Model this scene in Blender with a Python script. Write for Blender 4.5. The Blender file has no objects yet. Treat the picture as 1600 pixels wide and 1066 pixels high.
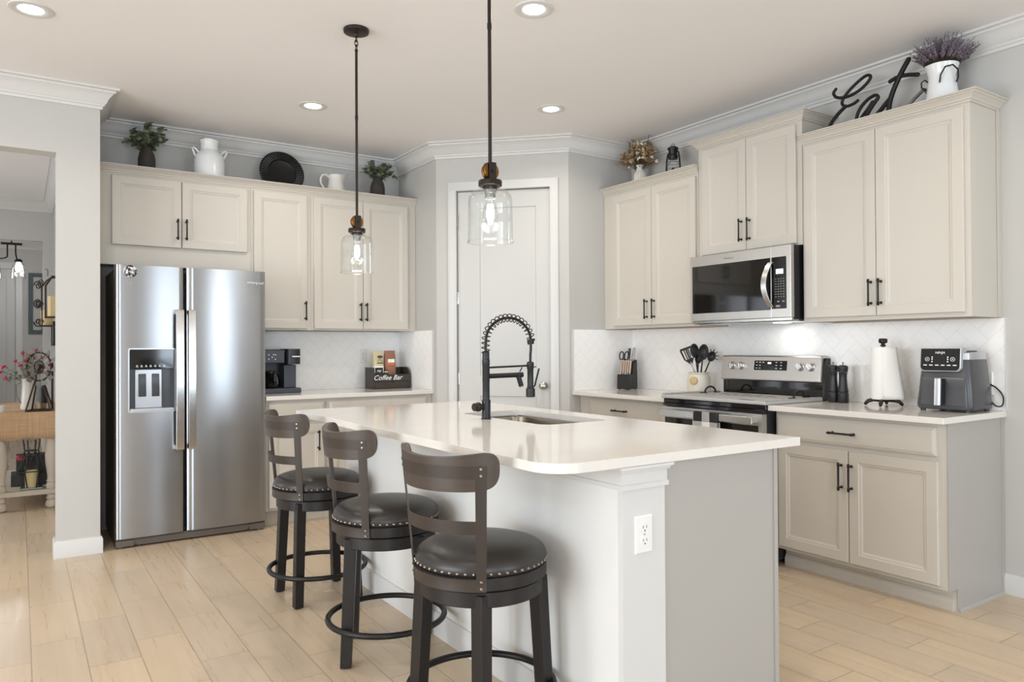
import bpy, bmesh, math, random
from mathutils import Vector, Matrix
PI = math.pi
S = bpy.context.scene
COL = S.collection
cos, sin, rad = math.cos, math.sin, math.radians

EXPOSURE = 0.24
P_REAR, P_LEFT, P_DIN = 205, 215, 44
P_DOWN, P_PEND, P_MW, P_FOY = 5.5, 3, .25, 9
ANISO_ROT = 0.25
FLOOR_D, FLOOR_L, FLOOR_P = (192, 171, 145), (211, 193, 168), (198, 176, 150)

# ------------------------------------------------------------------ camera
F_PX, YAW, PITCH, ROLL, EYE = 1154.3, rad(33.712), rad(.498), rad(-.3044), 1.2463
fwd = Vector((sin(YAW)*cos(PITCH), cos(YAW)*cos(PITCH), sin(PITCH)))
upv = Vector((-sin(YAW)*sin(PITCH), -cos(YAW)*sin(PITCH), cos(PITCH)))
rgt = Vector((cos(YAW), -sin(YAW), 0))
xa = rgt*cos(ROLL) + upv*sin(ROLL)
ya = -rgt*sin(ROLL) + upv*cos(ROLL)
cd = bpy.data.cameras.new('camera')
cam = bpy.data.objects.new('camera', cd)
COL.objects.link(cam)
R = Matrix((xa, ya, -fwd)).transposed().to_4x4()
R.translation = Vector((0, 0, EYE))
cam.matrix_world = R
cd.sensor_width = 36.0
cd.lens = F_PX*36/1600
cd.clip_start = .05
cd.clip_end = 100
S.camera = cam

# ------------------------------------------------------------------ world, daylight, exposure
S.view_settings.view_transform = 'Standard'
S.view_settings.look = 'None'
S.view_settings.gamma = 1
S.view_settings.exposure = EXPOSURE
w = bpy.data.worlds.new('sky')
S.world = w
w.use_nodes = True
w.node_tree.nodes['Background'].inputs[0].default_value = (.86, .93, 1, 1)
w.node_tree.nodes['Background'].inputs[1].default_value = 1.0
S.cycles.max_bounces = 10
S.cycles.diffuse_bounces = 5
S.cycles.glossy_bounces = 4
S.cycles.transmission_bounces = 6
S.cycles.transparent_max_bounces = 12
S.cycles.use_denoising = True
S.cycles.caustics_reflective = False
S.cycles.caustics_refractive = False

def area(name, loc, direction, sx, sy, power, col=(1, 1, 1), shape='RECTANGLE', spread=PI):
    l = bpy.data.lights.new(name, 'AREA')
    l.shape = shape
    l.size = sx
    l.size_y = sy
    l.energy = power
    l.color = col
    l.spread = spread
    o = bpy.data.objects.new(name, l)
    COL.objects.link(o)
    o.location = loc
    o.rotation_euler = Vector(direction).to_track_quat('-Z', 'Y').to_euler()
    return o
# daylight through the sliding doors behind the camera and the windows of the left wall
for x, sx in ((-1.5, 2.2), (2.51, .72), (3.30, .72)):
    area('daylight_rear', (x, -4.55, 1.22), (0, 1, 0), sx, 2.2, P_REAR*sx/3.64, (.72, .86, 1))
area('daylight_left', (-4.95, 1.4, 1.25), (1, 0, 0), 4.2, 2.3, P_LEFT, (.84, .92, 1))
area('fill_dining', (-2.95, 7.4, 1.5), (1, 0, 0), 1.8, 1.6, P_DIN, (.92, .96, 1))  # added fill lamp in an invented side opening, brightens the dining room

# ------------------------------------------------------------------ materials
def lin(r, g, b):
    f = lambda c: (c/255/12.92 if c/255 <= .04045 else ((c/255+.055)/1.055)**2.4)
    return (f(r), f(g), f(b), 1)
def nodes(name):
    m = bpy.data.materials.new(name)
    m.use_nodes = True
    nt = m.node_tree
    return m, nt, nt.nodes['Principled BSDF']
def N(nt, t, **k):
    n = nt.nodes.new(t)
    for a, b in k.items(): setattr(n, a, b)
    return n
def math_n(nt, op, a, b=None, c=None):
    n = N(nt, 'ShaderNodeMath', operation=op)
    for i, v in enumerate((a, b, c)):
        if v is None: continue
        if isinstance(v, (int, float)): n.inputs[i].default_value = v
        else: nt.links.new(v, n.inputs[i])
    return n.outputs[0]
def mixc(nt, fac, a, b):
    n = N(nt, 'ShaderNodeMix', data_type='RGBA')
    for sck, v in ((n.inputs[0], fac), (n.inputs[6], a), (n.inputs[7], b)):
        if isinstance(v, (int, float)): sck.default_value = v
        elif isinstance(v, tuple): sck.default_value = v
        else: nt.links.new(v, sck)
    return n.outputs[2]
def coord(nt, scale=(1, 1, 1)):
    g = N(nt, 'ShaderNodeNewGeometry')
    mp = N(nt, 'ShaderNodeMapping')
    mp.inputs['Scale'].default_value = scale
    nt.links.new(g.outputs['Position'], mp.inputs[0])
    return mp.outputs[0]
def noise(nt, vec, scale, detail=3, rough=.5):
    n = N(nt, 'ShaderNodeTexNoise')
    n.inputs['Scale'].default_value = scale
    n.inputs['Detail'].default_value = detail
    n.inputs['Roughness'].default_value = rough
    nt.links.new(vec, n.inputs['Vector'])
    return n.outputs['Fac']
def bump(nt, b, h, strength, dist=.002):
    n = N(nt, 'ShaderNodeBump')
    n.inputs['Strength'].default_value = strength
    n.inputs['Distance'].default_value = dist
    nt.links.new(h, n.inputs['Height'])
    nt.links.new(n.outputs[0], b.inputs['Normal'])
def mat(name, rgb, rough=.5, metal=0., var=.06, scale=14, stretch=(1, 1, 1), bmp=0., bscale=None, spec=.5, coat=0., sheen=0.):
    """painted / moulded surface: a base colour with slight noise in tone and an optional fine relief"""
    m, nt, b = nodes(name)
    c = lin(*rgb)
    v = coord(nt, stretch)
    f = noise(nt, v, scale)
    d = tuple(x*(1-var) for x in c[:3]) + (1,)
    l = tuple(min(1, x*(1+var)) for x in c[:3]) + (1,)
    nt.links.new(mixc(nt, f, d, l), b.inputs['Base Color'])
    b.inputs['Roughness'].default_value = rough
    b.inputs['Metallic'].default_value = metal
    b.inputs['Specular IOR Level'].default_value = spec
    b.inputs['Coat Weight'].default_value = coat
    b.inputs['Coat Roughness'].default_value = .15
    b.inputs['Sheen Weight'].default_value = sheen
    if bmp: bump(nt, b, noise(nt, v, bscale or scale*6, 2), bmp)
    return m
M = {}
M['wall'] = mat('wall_paint', (192, 190, 186), .7, var=.012, scale=3, bmp=.06, bscale=220)
M['ceiling'] = mat('ceiling_paint', (236, 234, 234), .85, var=.01, scale=3, bmp=.1, bscale=160)
M['trim'] = mat('trim_paint', (210, 209, 207), .4, var=.01, scale=4)
M['door'] = mat('door_paint', (200, 199, 196), .45, var=.01, scale=4)
M['cab'] = mat('cream_cabinet_paint', (200, 194, 184), .45, var=.015, scale=5)
M['cab_in'] = mat('cabinet_underside', (196, 160, 120), .5, var=.1, scale=4, stretch=(1, 8, 8))
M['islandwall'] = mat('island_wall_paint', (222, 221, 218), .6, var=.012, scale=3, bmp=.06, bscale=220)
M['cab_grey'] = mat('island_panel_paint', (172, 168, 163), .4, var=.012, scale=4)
M['black'] = mat('matte_black_metal', (26, 24, 23), .42, .3, var=.1)
M['faucet'] = mat('faucet_black', (38, 39, 41), .35, .4, var=.08)
M['bronze'] = mat('dark_bronze', (46, 38, 33), .4, .6, var=.12)
M['brass'] = mat('aged_brass', (122, 86, 46), .36, 1., var=.2, scale=40)
M['wood'] = mat('espresso_wood', (33, 29, 27), .4, spec=.35, var=.25, scale=22, stretch=(1, 1, .25), bmp=.08)
M['headwood'] = mat('weathered_brown_wood', (66, 56, 48), .38, var=.22, scale=24, stretch=(1, 1, 7), bmp=.1)
M['backsteel'] = mat('brown_powder_coated_steel', (60, 52, 46), .42, .3, var=.06)
M['leather'] = mat('black_leather', (44, 40, 37), .36, var=.12, scale=9, bmp=.12, bscale=260)
M['nail'] = mat('antique_nail', (142, 132, 122), .25, 1., var=.1)
M['chrome'] = mat('satin_nickel', (190, 188, 184), .22, 1., var=.04)
M['plastic_black'] = mat('black_plastic', (30, 30, 32), .35, var=.06)
M['plastic_grey'] = mat('charcoal_plastic', (64, 64, 68), .36, var=.04, coat=.2)
M['navy'] = mat('slate_plastic', (66, 70, 82), .4, var=.05)
M['silver'] = mat('silver_plastic', (188, 189, 192), .28, .6, var=.03)
M['blackglass'] = mat('black_glass', (14, 13, 13), .06, var=.02, spec=.7)
M['panel'] = mat('satin_black_panel', (20, 19, 18), .5, var=.02, spec=.3)
M['ovenglass'] = mat('smoked_oven_glass', (22, 20, 19), .05, var=.02, spec=.8)
M['enamel'] = mat('white_enamel', (235, 236, 236), .22, var=.015, coat=.3)
M['ceramic'] = mat('white_ceramic', (228, 224, 216), .3, var=.03)
M['crock'] = mat('speckled_stoneware', (214, 206, 192), .4, var=.06, scale=30)
M['vase'] = mat('dark_brown_pottery', (58, 51, 45), .7, var=.2, scale=18, bmp=.2)
M['leaf'] = mat('eucalyptus_leaf', (90, 100, 78), .6, var=.45, scale=30)
M['leafpale'] = mat('sage_leaf', (134, 140, 116), .6, var=.3, scale=30)
M['stem'] = mat('stem_brown', (84, 74, 52), .7, var=.2)
M['lavender'] = mat('lavender_bloom', (124, 112, 126), .8, var=.45, scale=60)
M['dried'] = mat('dried_petals', (158, 128, 88), .8, var=.4, scale=40)
M['driedwhite'] = mat('cream_blossoms', (226, 212, 186), .7, var=.15, scale=40)
M['pink'] = mat('pink_petals', (190, 62, 84), .6, var=.35, scale=40)
M['paper'] = mat('paper_towel', (238, 237, 233), .9, var=.015, bmp=.25, bscale=150)
M['wax'] = mat('ivory_wax', (226, 202, 150), .5, var=.05)
M['white_plastic'] = mat('white_plastic', (232, 231, 228), .35, var=.01)
M['slot'] = mat('outlet_slot', (70, 66, 62), .6, var=.05)
M['coverboard'] = mat('grey_stove_cover', (186, 184, 182), .4, .1, var=.08, scale=6)
M['charmark'] = mat('faded_dark_print', (92, 90, 90), .6, var=.3, scale=60)
M['bagcream'] = mat('cream_coffee_bag', (214, 198, 160), .5, var=.08)
M['bagbrown'] = mat('brown_coffee_bag', (150, 104, 78), .45, var=.1)
M['tag'] = mat('gold_label', (192, 168, 120), .5, var=.2, scale=50)
M['orange'] = mat('orange_label', (206, 110, 62), .5, var=.1)
M['greenlabel'] = mat('dark_green_label', (70, 74, 44), .5, var=.1)
M['boxbrown'] = mat('dark_stained_wood_box', (54, 45, 40), .5, var=.2, scale=12, stretch=(1, 6, 6))
M['letters'] = mat('white_lettering', (240, 240, 236), .5, var=.01)
M['lettergrey'] = mat('grey_lettering', (150, 150, 150), .4, var=.02)
M['tan'] = mat('tan_wood_handle', (228, 204, 188), .45, var=.1)
M['steel_plain'] = mat('polished_steel', (196, 194, 190), .22, 1., var=.04)
M['dark_iron'] = mat('wrought_iron', (58, 46, 38), .5, .5, var=.15)
M['galv'] = mat('galvanised_metal', (132, 132, 128), .4, .8, var=.2, scale=20)
M['whitewash'] = mat('whitewashed_table_wood', (196, 184, 168), .55, var=.12, scale=12, stretch=(1, 1, .3))
M['teal'] = mat('teal_frame', (72, 88, 86), .6, var=.15, scale=14)
M['kick'] = mat('brown_grille', (104, 96, 88), .45, .3, var=.05)
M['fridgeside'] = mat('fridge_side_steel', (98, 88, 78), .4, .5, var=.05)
M['darkgap'] = mat('black_gasket', (12, 12, 12), .6, var=.02)
M['cork'] = mat('dark_crate', (62, 60, 58), .6, var=.2)

# brushed stainless steel: grain runs level, so highlights stretch up and down
def steel(name, rgb, stretch, rough=.26, aniso=.8, bmpd=.04):
    m, nt, b = nodes(name)
    v = coord(nt, stretch)
    f = noise(nt, v, 5, 4, .6)
    c = lin(*rgb)
    nt.links.new(mixc(nt, f, tuple(x*.94 for x in c[:3])+(1,), tuple(min(1, x*1.04) for x in c[:3])+(1,)), b.inputs['Base Color'])
    b.inputs['Metallic'].default_value = 1
    nt.links.new(math_n(nt, 'MULTIPLY_ADD', f, .08, rough-.04), b.inputs['Roughness'])
    if aniso:
        b.inputs['Anisotropic'].default_value = aniso
        tg = N(nt, 'ShaderNodeTangent', direction_type='RADIAL', axis='Z')
        nt.links.new(tg.outputs[0], b.inputs['Tangent'])
        b.inputs['Anisotropic Rotation'].default_value = ANISO_ROT
    return m
M['steel'] = steel('brushed_stainless', (168, 169, 171), (2, 2, 90), .30)
M['steel_h'] = steel('brushed_stainless_bright', (208, 206, 204), (14, 14, 1.5), .26, 0)
M['steel_range'] = steel('range_stainless', (206, 203, 199), (3, 3, 90), .36, 0)
M['steel_sink'] = steel('sink_steel', (150, 138, 124), (30, 4, 4), .22, 0)

# quartz with a faint warm mottling
def quartz():
    m, nt, b = nodes('white_quartz')
    v = coord(nt)
    f = noise(nt, v, 5, 5, .6)
    g = noise(nt, v, 90, 2)
    c = mixc(nt, f, lin(222, 217, 210), lin(230, 226, 220))
    nt.links.new(mixc(nt, math_n(nt, 'MULTIPLY', g, .12), c, lin(210, 200, 190)), b.inputs['Base Color'])
    b.inputs['Roughness'].default_value = .1
    b.inputs['Specular IOR Level'].default_value = .55
    return m
M['quartz'] = quartz()

# wood-look porcelain planks, 0.187 x 0.567 m, third-bond, running along Y
def floor_tiles():
    m, nt, b = nodes('wood_look_tile')
    g = N(nt, 'ShaderNodeNewGeometry')
    sp = N(nt, 'ShaderNodeSeparateXYZ')
    nt.links.new(g.outputs['Position'], sp.inputs[0])
    u = math_n(nt, 'DIVIDE', math_n(nt, 'SUBTRACT', sp.outputs[0], .042), .187)
    ci = math_n(nt, 'FLOOR', u)
    md = math_n(nt, 'FLOORED_MODULO', ci, 3)
    v = math_n(nt, 'DIVIDE', math_n(nt, 'SUBTRACT', math_n(nt, 'SUBTRACT', sp.outputs[1], 3.72), math_n(nt, 'MULTIPLY', md, .189)), .567)
    ri = math_n(nt, 'FLOOR', v)
    fu = math_n(nt, 'FRACT', u)
    fv = math_n(nt, 'FRACT', v)
    du = math_n(nt, 'MULTIPLY', math_n(nt, 'MINIMUM', fu, math_n(nt, 'SUBTRACT', 1, fu)), .187)
    dv = math_n(nt, 'MULTIPLY', math_n(nt, 'MINIMUM', fv, math_n(nt, 'SUBTRACT', 1, fv)), .567)
    dd = math_n(nt, 'MINIMUM', du, dv)
    groutr = N(nt, 'ShaderNodeMapRange')
    nt.links.new(dd, groutr.inputs[0])
    groutr.inputs[1].default_value = .0015
    groutr.inputs[2].default_value = .0028
    cb = N(nt, 'ShaderNodeCombineXYZ')
    nt.links.new(ci, cb.inputs[0]); nt.links.new(ri, cb.inputs[1])
    wn = N(nt, 'ShaderNodeTexWhiteNoise')
    nt.links.new(cb.outputs[0], wn.inputs[0])
    # grain: stretched noise shifted per plank
    off = N(nt, 'ShaderNodeVectorMath', operation='MULTIPLY_ADD')
    nt.links.new(wn.outputs['Color'], off.inputs[0])
    off.inputs[1].default_value = (7, 7, 7)
    nt.links.new(g.outputs['Position'], off.inputs[2])
    mp = N(nt, 'ShaderNodeMapping')
    mp.inputs['Scale'].default_value = (24, .7, 1)
    nt.links.new(off.outputs[0], mp.inputs[0])
    g1 = noise(nt, mp.outputs[0], 1.5, 4, .55)
    mp2 = N(nt, 'ShaderNodeMapping')
    mp2.inputs['Scale'].default_value = (5, 1.1, 1)
    nt.links.new(off.outputs[0], mp2.inputs[0])
    g2 = noise(nt, mp2.outputs[0], 2.2, 3, .5)
    ramp = N(nt, 'ShaderNodeMapRange')
    nt.links.new(g1, ramp.inputs[0])
    ramp.inputs[1].default_value = .1
    ramp.inputs[2].default_value = .78
    c = mixc(nt, ramp.outputs[0], lin(*FLOOR_D), lin(*FLOOR_L))
    c = mixc(nt, math_n(nt, 'MULTIPLY', g2, .55), c, lin(*FLOOR_P))
    hv = N(nt, 'ShaderNodeHueSaturation')
    nt.links.new(math_n(nt, 'MULTIPLY_ADD', wn.outputs['Value'], .13, .92), hv.inputs['Value'])
    nt.links.new(math_n(nt, 'MULTIPLY_ADD', wn.outputs['Value'], .12, .96), hv.inputs['Saturation'])
    nt.links.new(c, hv.inputs['Color'])
    nt.links.new(mixc(nt, groutr.outputs[0], lin(168, 148, 124), hv.outputs[0]), b.inputs['Base Color'])
    nt.links.new(math_n(nt, 'MULTIPLY_ADD', g1, .14, .22), b.inputs['Roughness'])
    h = math_n(nt, 'MULTIPLY_ADD', g1, .04, groutr.outputs[0])
    bump(nt, b, h, .35, .0015)
    return m
M['floor'] = floor_tiles()

# white herringbone splash tiles, plank 0.075 x 0.15 laid at 45 degrees
def herringbone(name, axis):
    m, nt, b = nodes(name)
    g = N(nt, 'ShaderNodeNewGeometry')
    sp = N(nt, 'ShaderNodeSeparateXYZ')
    nt.links.new(g.outputs['Position'], sp.inputs[0])
    a, z = sp.outputs[axis], sp.outputs[2]
    k = .7071/.072
    p = math_n(nt, 'MULTIPLY', math_n(nt, 'ADD', a, z), k)
    q = math_n(nt, 'MULTIPLY', math_n(nt, 'SUBTRACT', z, a), k)
    i, j = math_n(nt, 'FLOOR', p), math_n(nt, 'FLOOR', q)
    kk = math_n(nt, 'FLOORED_MODULO', math_n(nt, 'SUBTRACT', i, j), 4)
    fp, fq = math_n(nt, 'FRACT', p), math_n(nt, 'FRACT', q)
    eq = lambda n: math_n(nt, 'COMPARE', kk, n, .1)
    big = lambda d, *ks: math_n(nt, 'ADD', d, sum_(nt, [eq(x) for x in ks]))
    L = big(fp, 1)
    Rr = big(math_n(nt, 'SUBTRACT', 1, fp), 0)
    B = big(fq, 2)
    T = big(math_n(nt, 'SUBTRACT', 1, fq), 3)
    d = math_n(nt, 'MINIMUM', math_n(nt, 'MINIMUM', L, Rr), math_n(nt, 'MINIMUM', B, T))
    mr = N(nt, 'ShaderNodeMapRange')
    nt.links.new(d, mr.inputs[0])
    mr.inputs[1].default_value = .012
    mr.inputs[2].default_value = .03
    nt.links.new(mixc(nt, mr.outputs[0], lin(234, 233, 230), lin(247, 246, 244)), b.inputs['Base Color'])
    b.inputs['Roughness'].default_value = .16
    bump(nt, b, mr.outputs[0], .12, .0006)
    return m
def sum_(nt, l):
    r = l[0]
    for x in l[1:]: r = math_n(nt, 'ADD', r, x)
    return r
M['tileY'] = herringbone('herringbone_tile_a', 1)
M['tileX'] = herringbone('herringbone_tile_b', 0)

def thin_glass(name, tint=(.97, .98, .98), refl=.9):
    m, nt, b = nodes(name)
    nt.nodes.remove(b)
    out = nt.nodes['Material Output']
    tr = N(nt, 'ShaderNodeBsdfTransparent'); tr.inputs[0].default_value = (*tint, 1)
    gl = N(nt, 'ShaderNodeBsdfGlossy'); gl.inputs['Roughness'].default_value = .03
    lw = N(nt, 'ShaderNodeLayerWeight'); lw.inputs[0].default_value = .35
    nz = noise(nt, coord(nt), 30)
    fac = math_n(nt, 'MULTIPLY', math_n(nt, 'MULTIPLY', lw.outputs['Facing'], refl), math_n(nt, 'MULTIPLY_ADD', nz, .3, .45))
    mx = N(nt, 'ShaderNodeMixShader')
    nt.links.new(fac, mx.inputs[0])
    nt.links.new(tr.outputs[0], mx.inputs[1]); nt.links.new(gl.outputs[0], mx.inputs[2])
    nt.links.new(mx.outputs[0], out.inputs[0])
    return m
M['glass'] = thin_glass('clear_seeded_glass')
M['carafe'] = thin_glass('carafe_glass', (.55, .52, .5))

def emit(name, rgb, strength):
    m, nt, b = nodes(name)
    b.inputs['Base Color'].default_value = (*rgb, 1)
    f = noise(nt, coord(nt), 8)
    b.inputs['Emission Color'].default_value = (*rgb, 1)
    nt.links.new(math_n(nt, 'MULTIPLY_ADD', f, strength*.05, strength), b.inputs['Emission Strength'])
    return m
M['lens'] = emit('lit_downlight_lens', (1, .98, .95), 14)
M['bulb'] = emit('lit_bulb', (.96, .98, 1), 16)
M['lcd'] = emit('lit_display', (.8, .9, 1), 1.2)

def burlap():
    m, nt, b = nodes('burlap_weave')
    v1, v2 = coord(nt, (260, 3, 6)), coord(nt, (6, 3, 220))
    f = math_n(nt, 'MULTIPLY_ADD', noise(nt, v1, 1, 2), .5, math_n(nt, 'MULTIPLY', noise(nt, v2, 1, 2), .5))
    nt.links.new(mixc(nt, f, lin(150, 112, 76), lin(232, 200, 162)), b.inputs['Base Color'])
    b.inputs['Roughness'].default_value = .95
    bump(nt, b, f, .6, .002)
    return m
M['burlap'] = burlap()

def plaid():
    m, nt, b = nodes('buffalo_check_cloth')
    g = N(nt, 'ShaderNodeNewGeometry')
    sp = N(nt, 'ShaderNodeSeparateXYZ')
    nt.links.new(g.outputs['Position'], sp.inputs[0])
    a = math_n(nt, 'FLOORED_MODULO', math_n(nt, 'FLOOR', math_n(nt, 'DIVIDE', math_n(nt, 'SUBTRACT', sp.outputs[1], 2.929), .0605)), 2)
    c = math_n(nt, 'FLOORED_MODULO', math_n(nt, 'FLOOR', math_n(nt, 'DIVIDE', math_n(nt, 'SUBTRACT', sp.outputs[2], .727), .07)), 2)
    s = math_n(nt, 'MULTIPLY', math_n(nt, 'ADD', math_n(nt, 'SUBTRACT', 1, a), c), .5)
    nt.links.new(mixc(nt, s, lin(232, 230, 228), lin(40, 38, 38)), b.inputs['Base Color'])
    b.inputs['Roughness'].default_value = .9
    bump(nt, b, noise(nt, coord(nt), 400, 1), .4, .001)
    return m
M['plaid'] = plaid()

def photo_disc():
    m, nt, b = nodes('monochrome_photo_print')
    f = noise(nt, coord(nt), 55, 3, .6)
    r = N(nt, 'ShaderNodeMapRange'); nt.links.new(f, r.inputs[0])
    r.inputs[1].default_value = .46; r.inputs[2].default_value = .56
    nt.links.new(mixc(nt, r.outputs[0], lin(36, 32, 32), lin(214, 212, 210)), b.inputs['Base Color'])
    b.inputs['Roughness'].default_value = .15
    return m
M['photo'] = photo_disc()

# ------------------------------------------------------------------ mesh kit
class MB:
    """collects vertices and faces; M maps local (u, v, w) to the room"""
    def __init__(s, M=None):
        s.v, s.f, s.M = [], [], M
    def add(s, vs, fs):
        n = len(s.v)
        s.v += [tuple(s.M(*p)) if s.M else tuple(p) for p in vs]
        s.f += [tuple(i+n for i in f) for f in fs]
        return s
    def box(s, x0, x1, y0, y1, z0, z1):
        return s.hexa([(x0, y0), (x1, y0), (x1, y1), (x0, y1)], z0, [(x0, y0), (x1, y0), (x1, y1), (x0, y1)], z1)
    def hexa(s, a, z0, b, z1):
        return s.add([(x, y, z0) for x, y in a]+[(x, y, z1) for x, y in b],
                     [(3, 2, 1, 0), (4, 5, 6, 7), (0, 1, 5, 4), (1, 2, 6, 5), (2, 3, 7, 6), (3, 0, 4, 7)])
    def prism(s, poly, axis, c0, c1):
        P = {'x': lambda a, b, c: (c, a, b), 'y': lambda a, b, c: (a, c, b), 'z': lambda a, b, c: (a, b, c)}[axis]
        n = len(poly)
        return s.add([P(a, b, c0) for a, b in poly]+[P(a, b, c1) for a, b in poly],
                     [tuple(range(n))[::-1], tuple(range(n, 2*n))]+[(i, (i+1) % n, n+(i+1) % n, n+i) for i in range(n)])
    def loops(s, L, cap0=True, cap1=True, closed=True):
        n = len(L[0])
        vs = [p for l in L for p in l]
        fs = []
        for k in range(len(L)-1):
            for i in range(n if closed else n-1):
                j = (i+1) % n
                fs.append((k*n+i, k*n+j, (k+1)*n+j, (k+1)*n+i))
        if cap0: fs.append(tuple(range(n))[::-1])
        if cap1: fs.append(tuple(range((len(L)-1)*n, len(L)*n)))
        return s.add(vs, fs)
    def lathe(s, prof, c=(0, 0, 0), n=32, axis='z', flute=0, nf=12):
        A = {'z': lambda x, y, t: (c[0]+x, c[1]+y, c[2]+t), 'x': lambda x, y, t: (c[0]+t, c[1]+x, c[2]+y), 'y': lambda x, y, t: (c[0]+x, c[1]+t, c[2]+y)}[axis]
        L = []
        for r, t in prof:
            r = max(r, 1e-5)
            L.append([A(r*(1-flute*(.5+.5*cos(nf*2*PI*i/n)))*cos(2*PI*i/n), r*(1-flute*(.5+.5*cos(nf*2*PI*i/n)))*sin(2*PI*i/n), t) for i in range(n)])
        return s.loops(L)
    def tube(s, pts, r, n=8, closed=False, flat=None):
        P = [Vector(p) for p in pts]
        m = len(P)
        rr = r if isinstance(r, (list, tuple)) else [r]*m
        T = []
        for i in range(m):
            a, b = (P[i-1], P[(i+1) % m]) if closed else (P[max(i-1, 0)], P[min(i+1, m-1)])
            T.append((b-a).normalized())
        ref = Vector((0, 0, 1)) if abs(T[0].z) < .9 else Vector((1, 0, 0))
        nv = (ref - T[0]*ref.dot(T[0])).normalized()
        L = []
        for i in range(m):
            nv = (nv - T[i]*nv.dot(T[i]))
            nv = nv.normalized() if nv.length > 1e-6 else T[i].orthogonal().normalized()
            bv = T[i].cross(nv)
            fa, fb = flat or (1, 1)
            L.append([P[i]+(nv*cos(2*PI*k/n)*fa+bv*sin(2*PI*k/n)*fb)*rr[i] for k in range(n)])
        if closed:
            L.append(L[0]); return s.loops(L, False, False)
        return s.loops(L)
    def cyl(s, a, b, r, n=20, r1=None):
        return s.tube([a, b], [r, r if r1 is None else r1], n)
    def ball(s, c, r, n=12, m=8):
        rx, ry, rz = r if isinstance(r, (tuple, list)) else (r, r, r)
        return s.loops([[(c[0]+rx*sin(PI*k/m)*cos(2*PI*i/n)+(1e-6 if k in (0, m) else 0)*cos(2*PI*i/n), c[1]+ry*sin(PI*k/m)*sin(2*PI*i/n), c[2]-rz*cos(PI*k/m)) for i in range(n)] for k in range(m+1)])
    def rects(s, u0, u1, v0, v1, lp):
        """nested rectangles (inset, height) lofted into a framed panel"""
        return s.loops([[(u0+d, v0+d, h), (u1-d, v0+d, h), (u1-d, v1-d, h), (u0+d, v1-d, h)] for d, h in lp])
    def sweep(s, prof, path, side=1, closed=False):
        """prof (out, z) along an XY path with mitred corners; out points to the left of travel * side"""
        P = [Vector(p) for p in path]
        n = len(P)
        nr = []
        for i in range(n-1):
            d = (P[i+1]-P[i]).normalized()
            nr.append(Vector((-d.y, d.x))*side)
        L = []
        for i in range(n):
            if i == 0: o = nr[0]
            elif i == n-1: o = nr[-1]
            else: o = (nr[i-1]+nr[i])/(1+nr[i-1].dot(nr[i]))
            L.append([(P[i].x+o.x*a, P[i].y+o.y*a, z) for a, z in prof])
        return s.loops(L)

def root_of(o):
    while o.parent: o = o.parent
    return o
def obj(name, mb, material, parent=None, bevel=0., smooth=True, seg=2, ang=.6, origin=None, solid=0., sub=0):
    me = bpy.data.meshes.new(name)
    base = Vector(root_of(parent).location) if parent else Vector(origin or (0, 0, 0))
    bm = bmesh.new()
    vs = [bm.verts.new(Vector(p)-base) for p in mb.v]
    for f in mb.f:
        try: bm.faces.new([vs[i] for i in f])
        except ValueError: pass
    bmesh.ops.remove_doubles(bm, verts=bm.verts, dist=2e-6)
    bmesh.ops.recalc_face_normals(bm, faces=bm.faces)
    bm.to_mesh(me)
    bm.free()
    if smooth:
        me.shade_smooth()
        me.set_sharp_from_angle(angle=ang)
    me.materials.append(material)
    o = bpy.data.objects.new(name, me)
    COL.objects.link(o)
    if parent: o.parent = parent
    else: o.location = base
    if solid:
        md = o.modifiers.new('thickness', 'SOLIDIFY'); md.thickness = solid; md.offset = 0
    if sub:
        md = o.modifiers.new('round', 'SUBSURF'); md.levels = sub; md.render_levels = sub
    if bevel:
        md = o.modifiers.new('edge', 'BEVEL')
        md.width = bevel; md.segments = seg; md.limit_method = 'ANGLE'; md.angle_limit = .7
        if smooth: md.harden_normals = True
    return o
def tag(o, label, cat, group=None, kind=None):
    o['label'] = label
    o['category'] = cat
    if group: o['group'] = group
    if kind: o['kind'] = kind
    return o
def thing(name, label, cat, loc, group=None):
    o = bpy.data.objects.new(name, None)
    COL.objects.link(o)
    o.location = loc
    o.empty_display_size = .1
    return tag(o, label, cat, group)
def single(name, mb, m, label, cat, origin, group=None, **k):
    return tag(obj(name, mb, m, None, origin=origin, **k), label, cat, group)
def struct(name, mb, m, parent=None, **k):
    o = obj(name, mb, m, parent, **k)
    if not parent: o['kind'] = 'structure'
    return o
def copy_tree(o, parent=None):
    c = o.copy()
    COL.objects.link(c)
    c.parent = parent
    for ch in list(o.children): copy_tree(ch, c)
    return c
def text(name, body, size, at, facing, m, parent, shear=0., depth=.0006, xs=1., align='CENTER'):
    cu = bpy.data.curves.new('txt', 'FONT')
    cu.body, cu.size, cu.shear, cu.extrude, cu.align_x, cu.align_y = body, size, shear, depth, align, 'CENTER'
    t = bpy.data.objects.new('txt', cu)
    COL.objects.link(t)
    bpy.context.view_layer.update()
    me = bpy.data.meshes.new_from_object(t.evaluated_get(bpy.context.evaluated_depsgraph_get()))
    bpy.data.objects.remove(t)
    X, Y, Z = {'-x': ((0, -1, 0), (0, 0, 1), (-1, 0, 0)), '-y': ((1, 0, 0), (0, 0, 1), (0, -1, 0))}[facing] if isinstance(facing, str) else facing
    T = Matrix((X, Y, Z)).transposed().to_4x4() @ Matrix.Diagonal((xs, 1, 1, 1))
    me.transform(T)
    me.transform(Matrix.Translation(Vector(at)-Vector(root_of(parent).location)))
    me.materials.clear(); me.materials.append(m)
    o = bpy.data.objects.new(name, me)
    COL.objects.link(o)
    o.parent = parent
    return o
def FX(x): return lambda u, v, w: (x-w, u, v)     # a face looking toward -X: u = Y, v = Z
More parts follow.
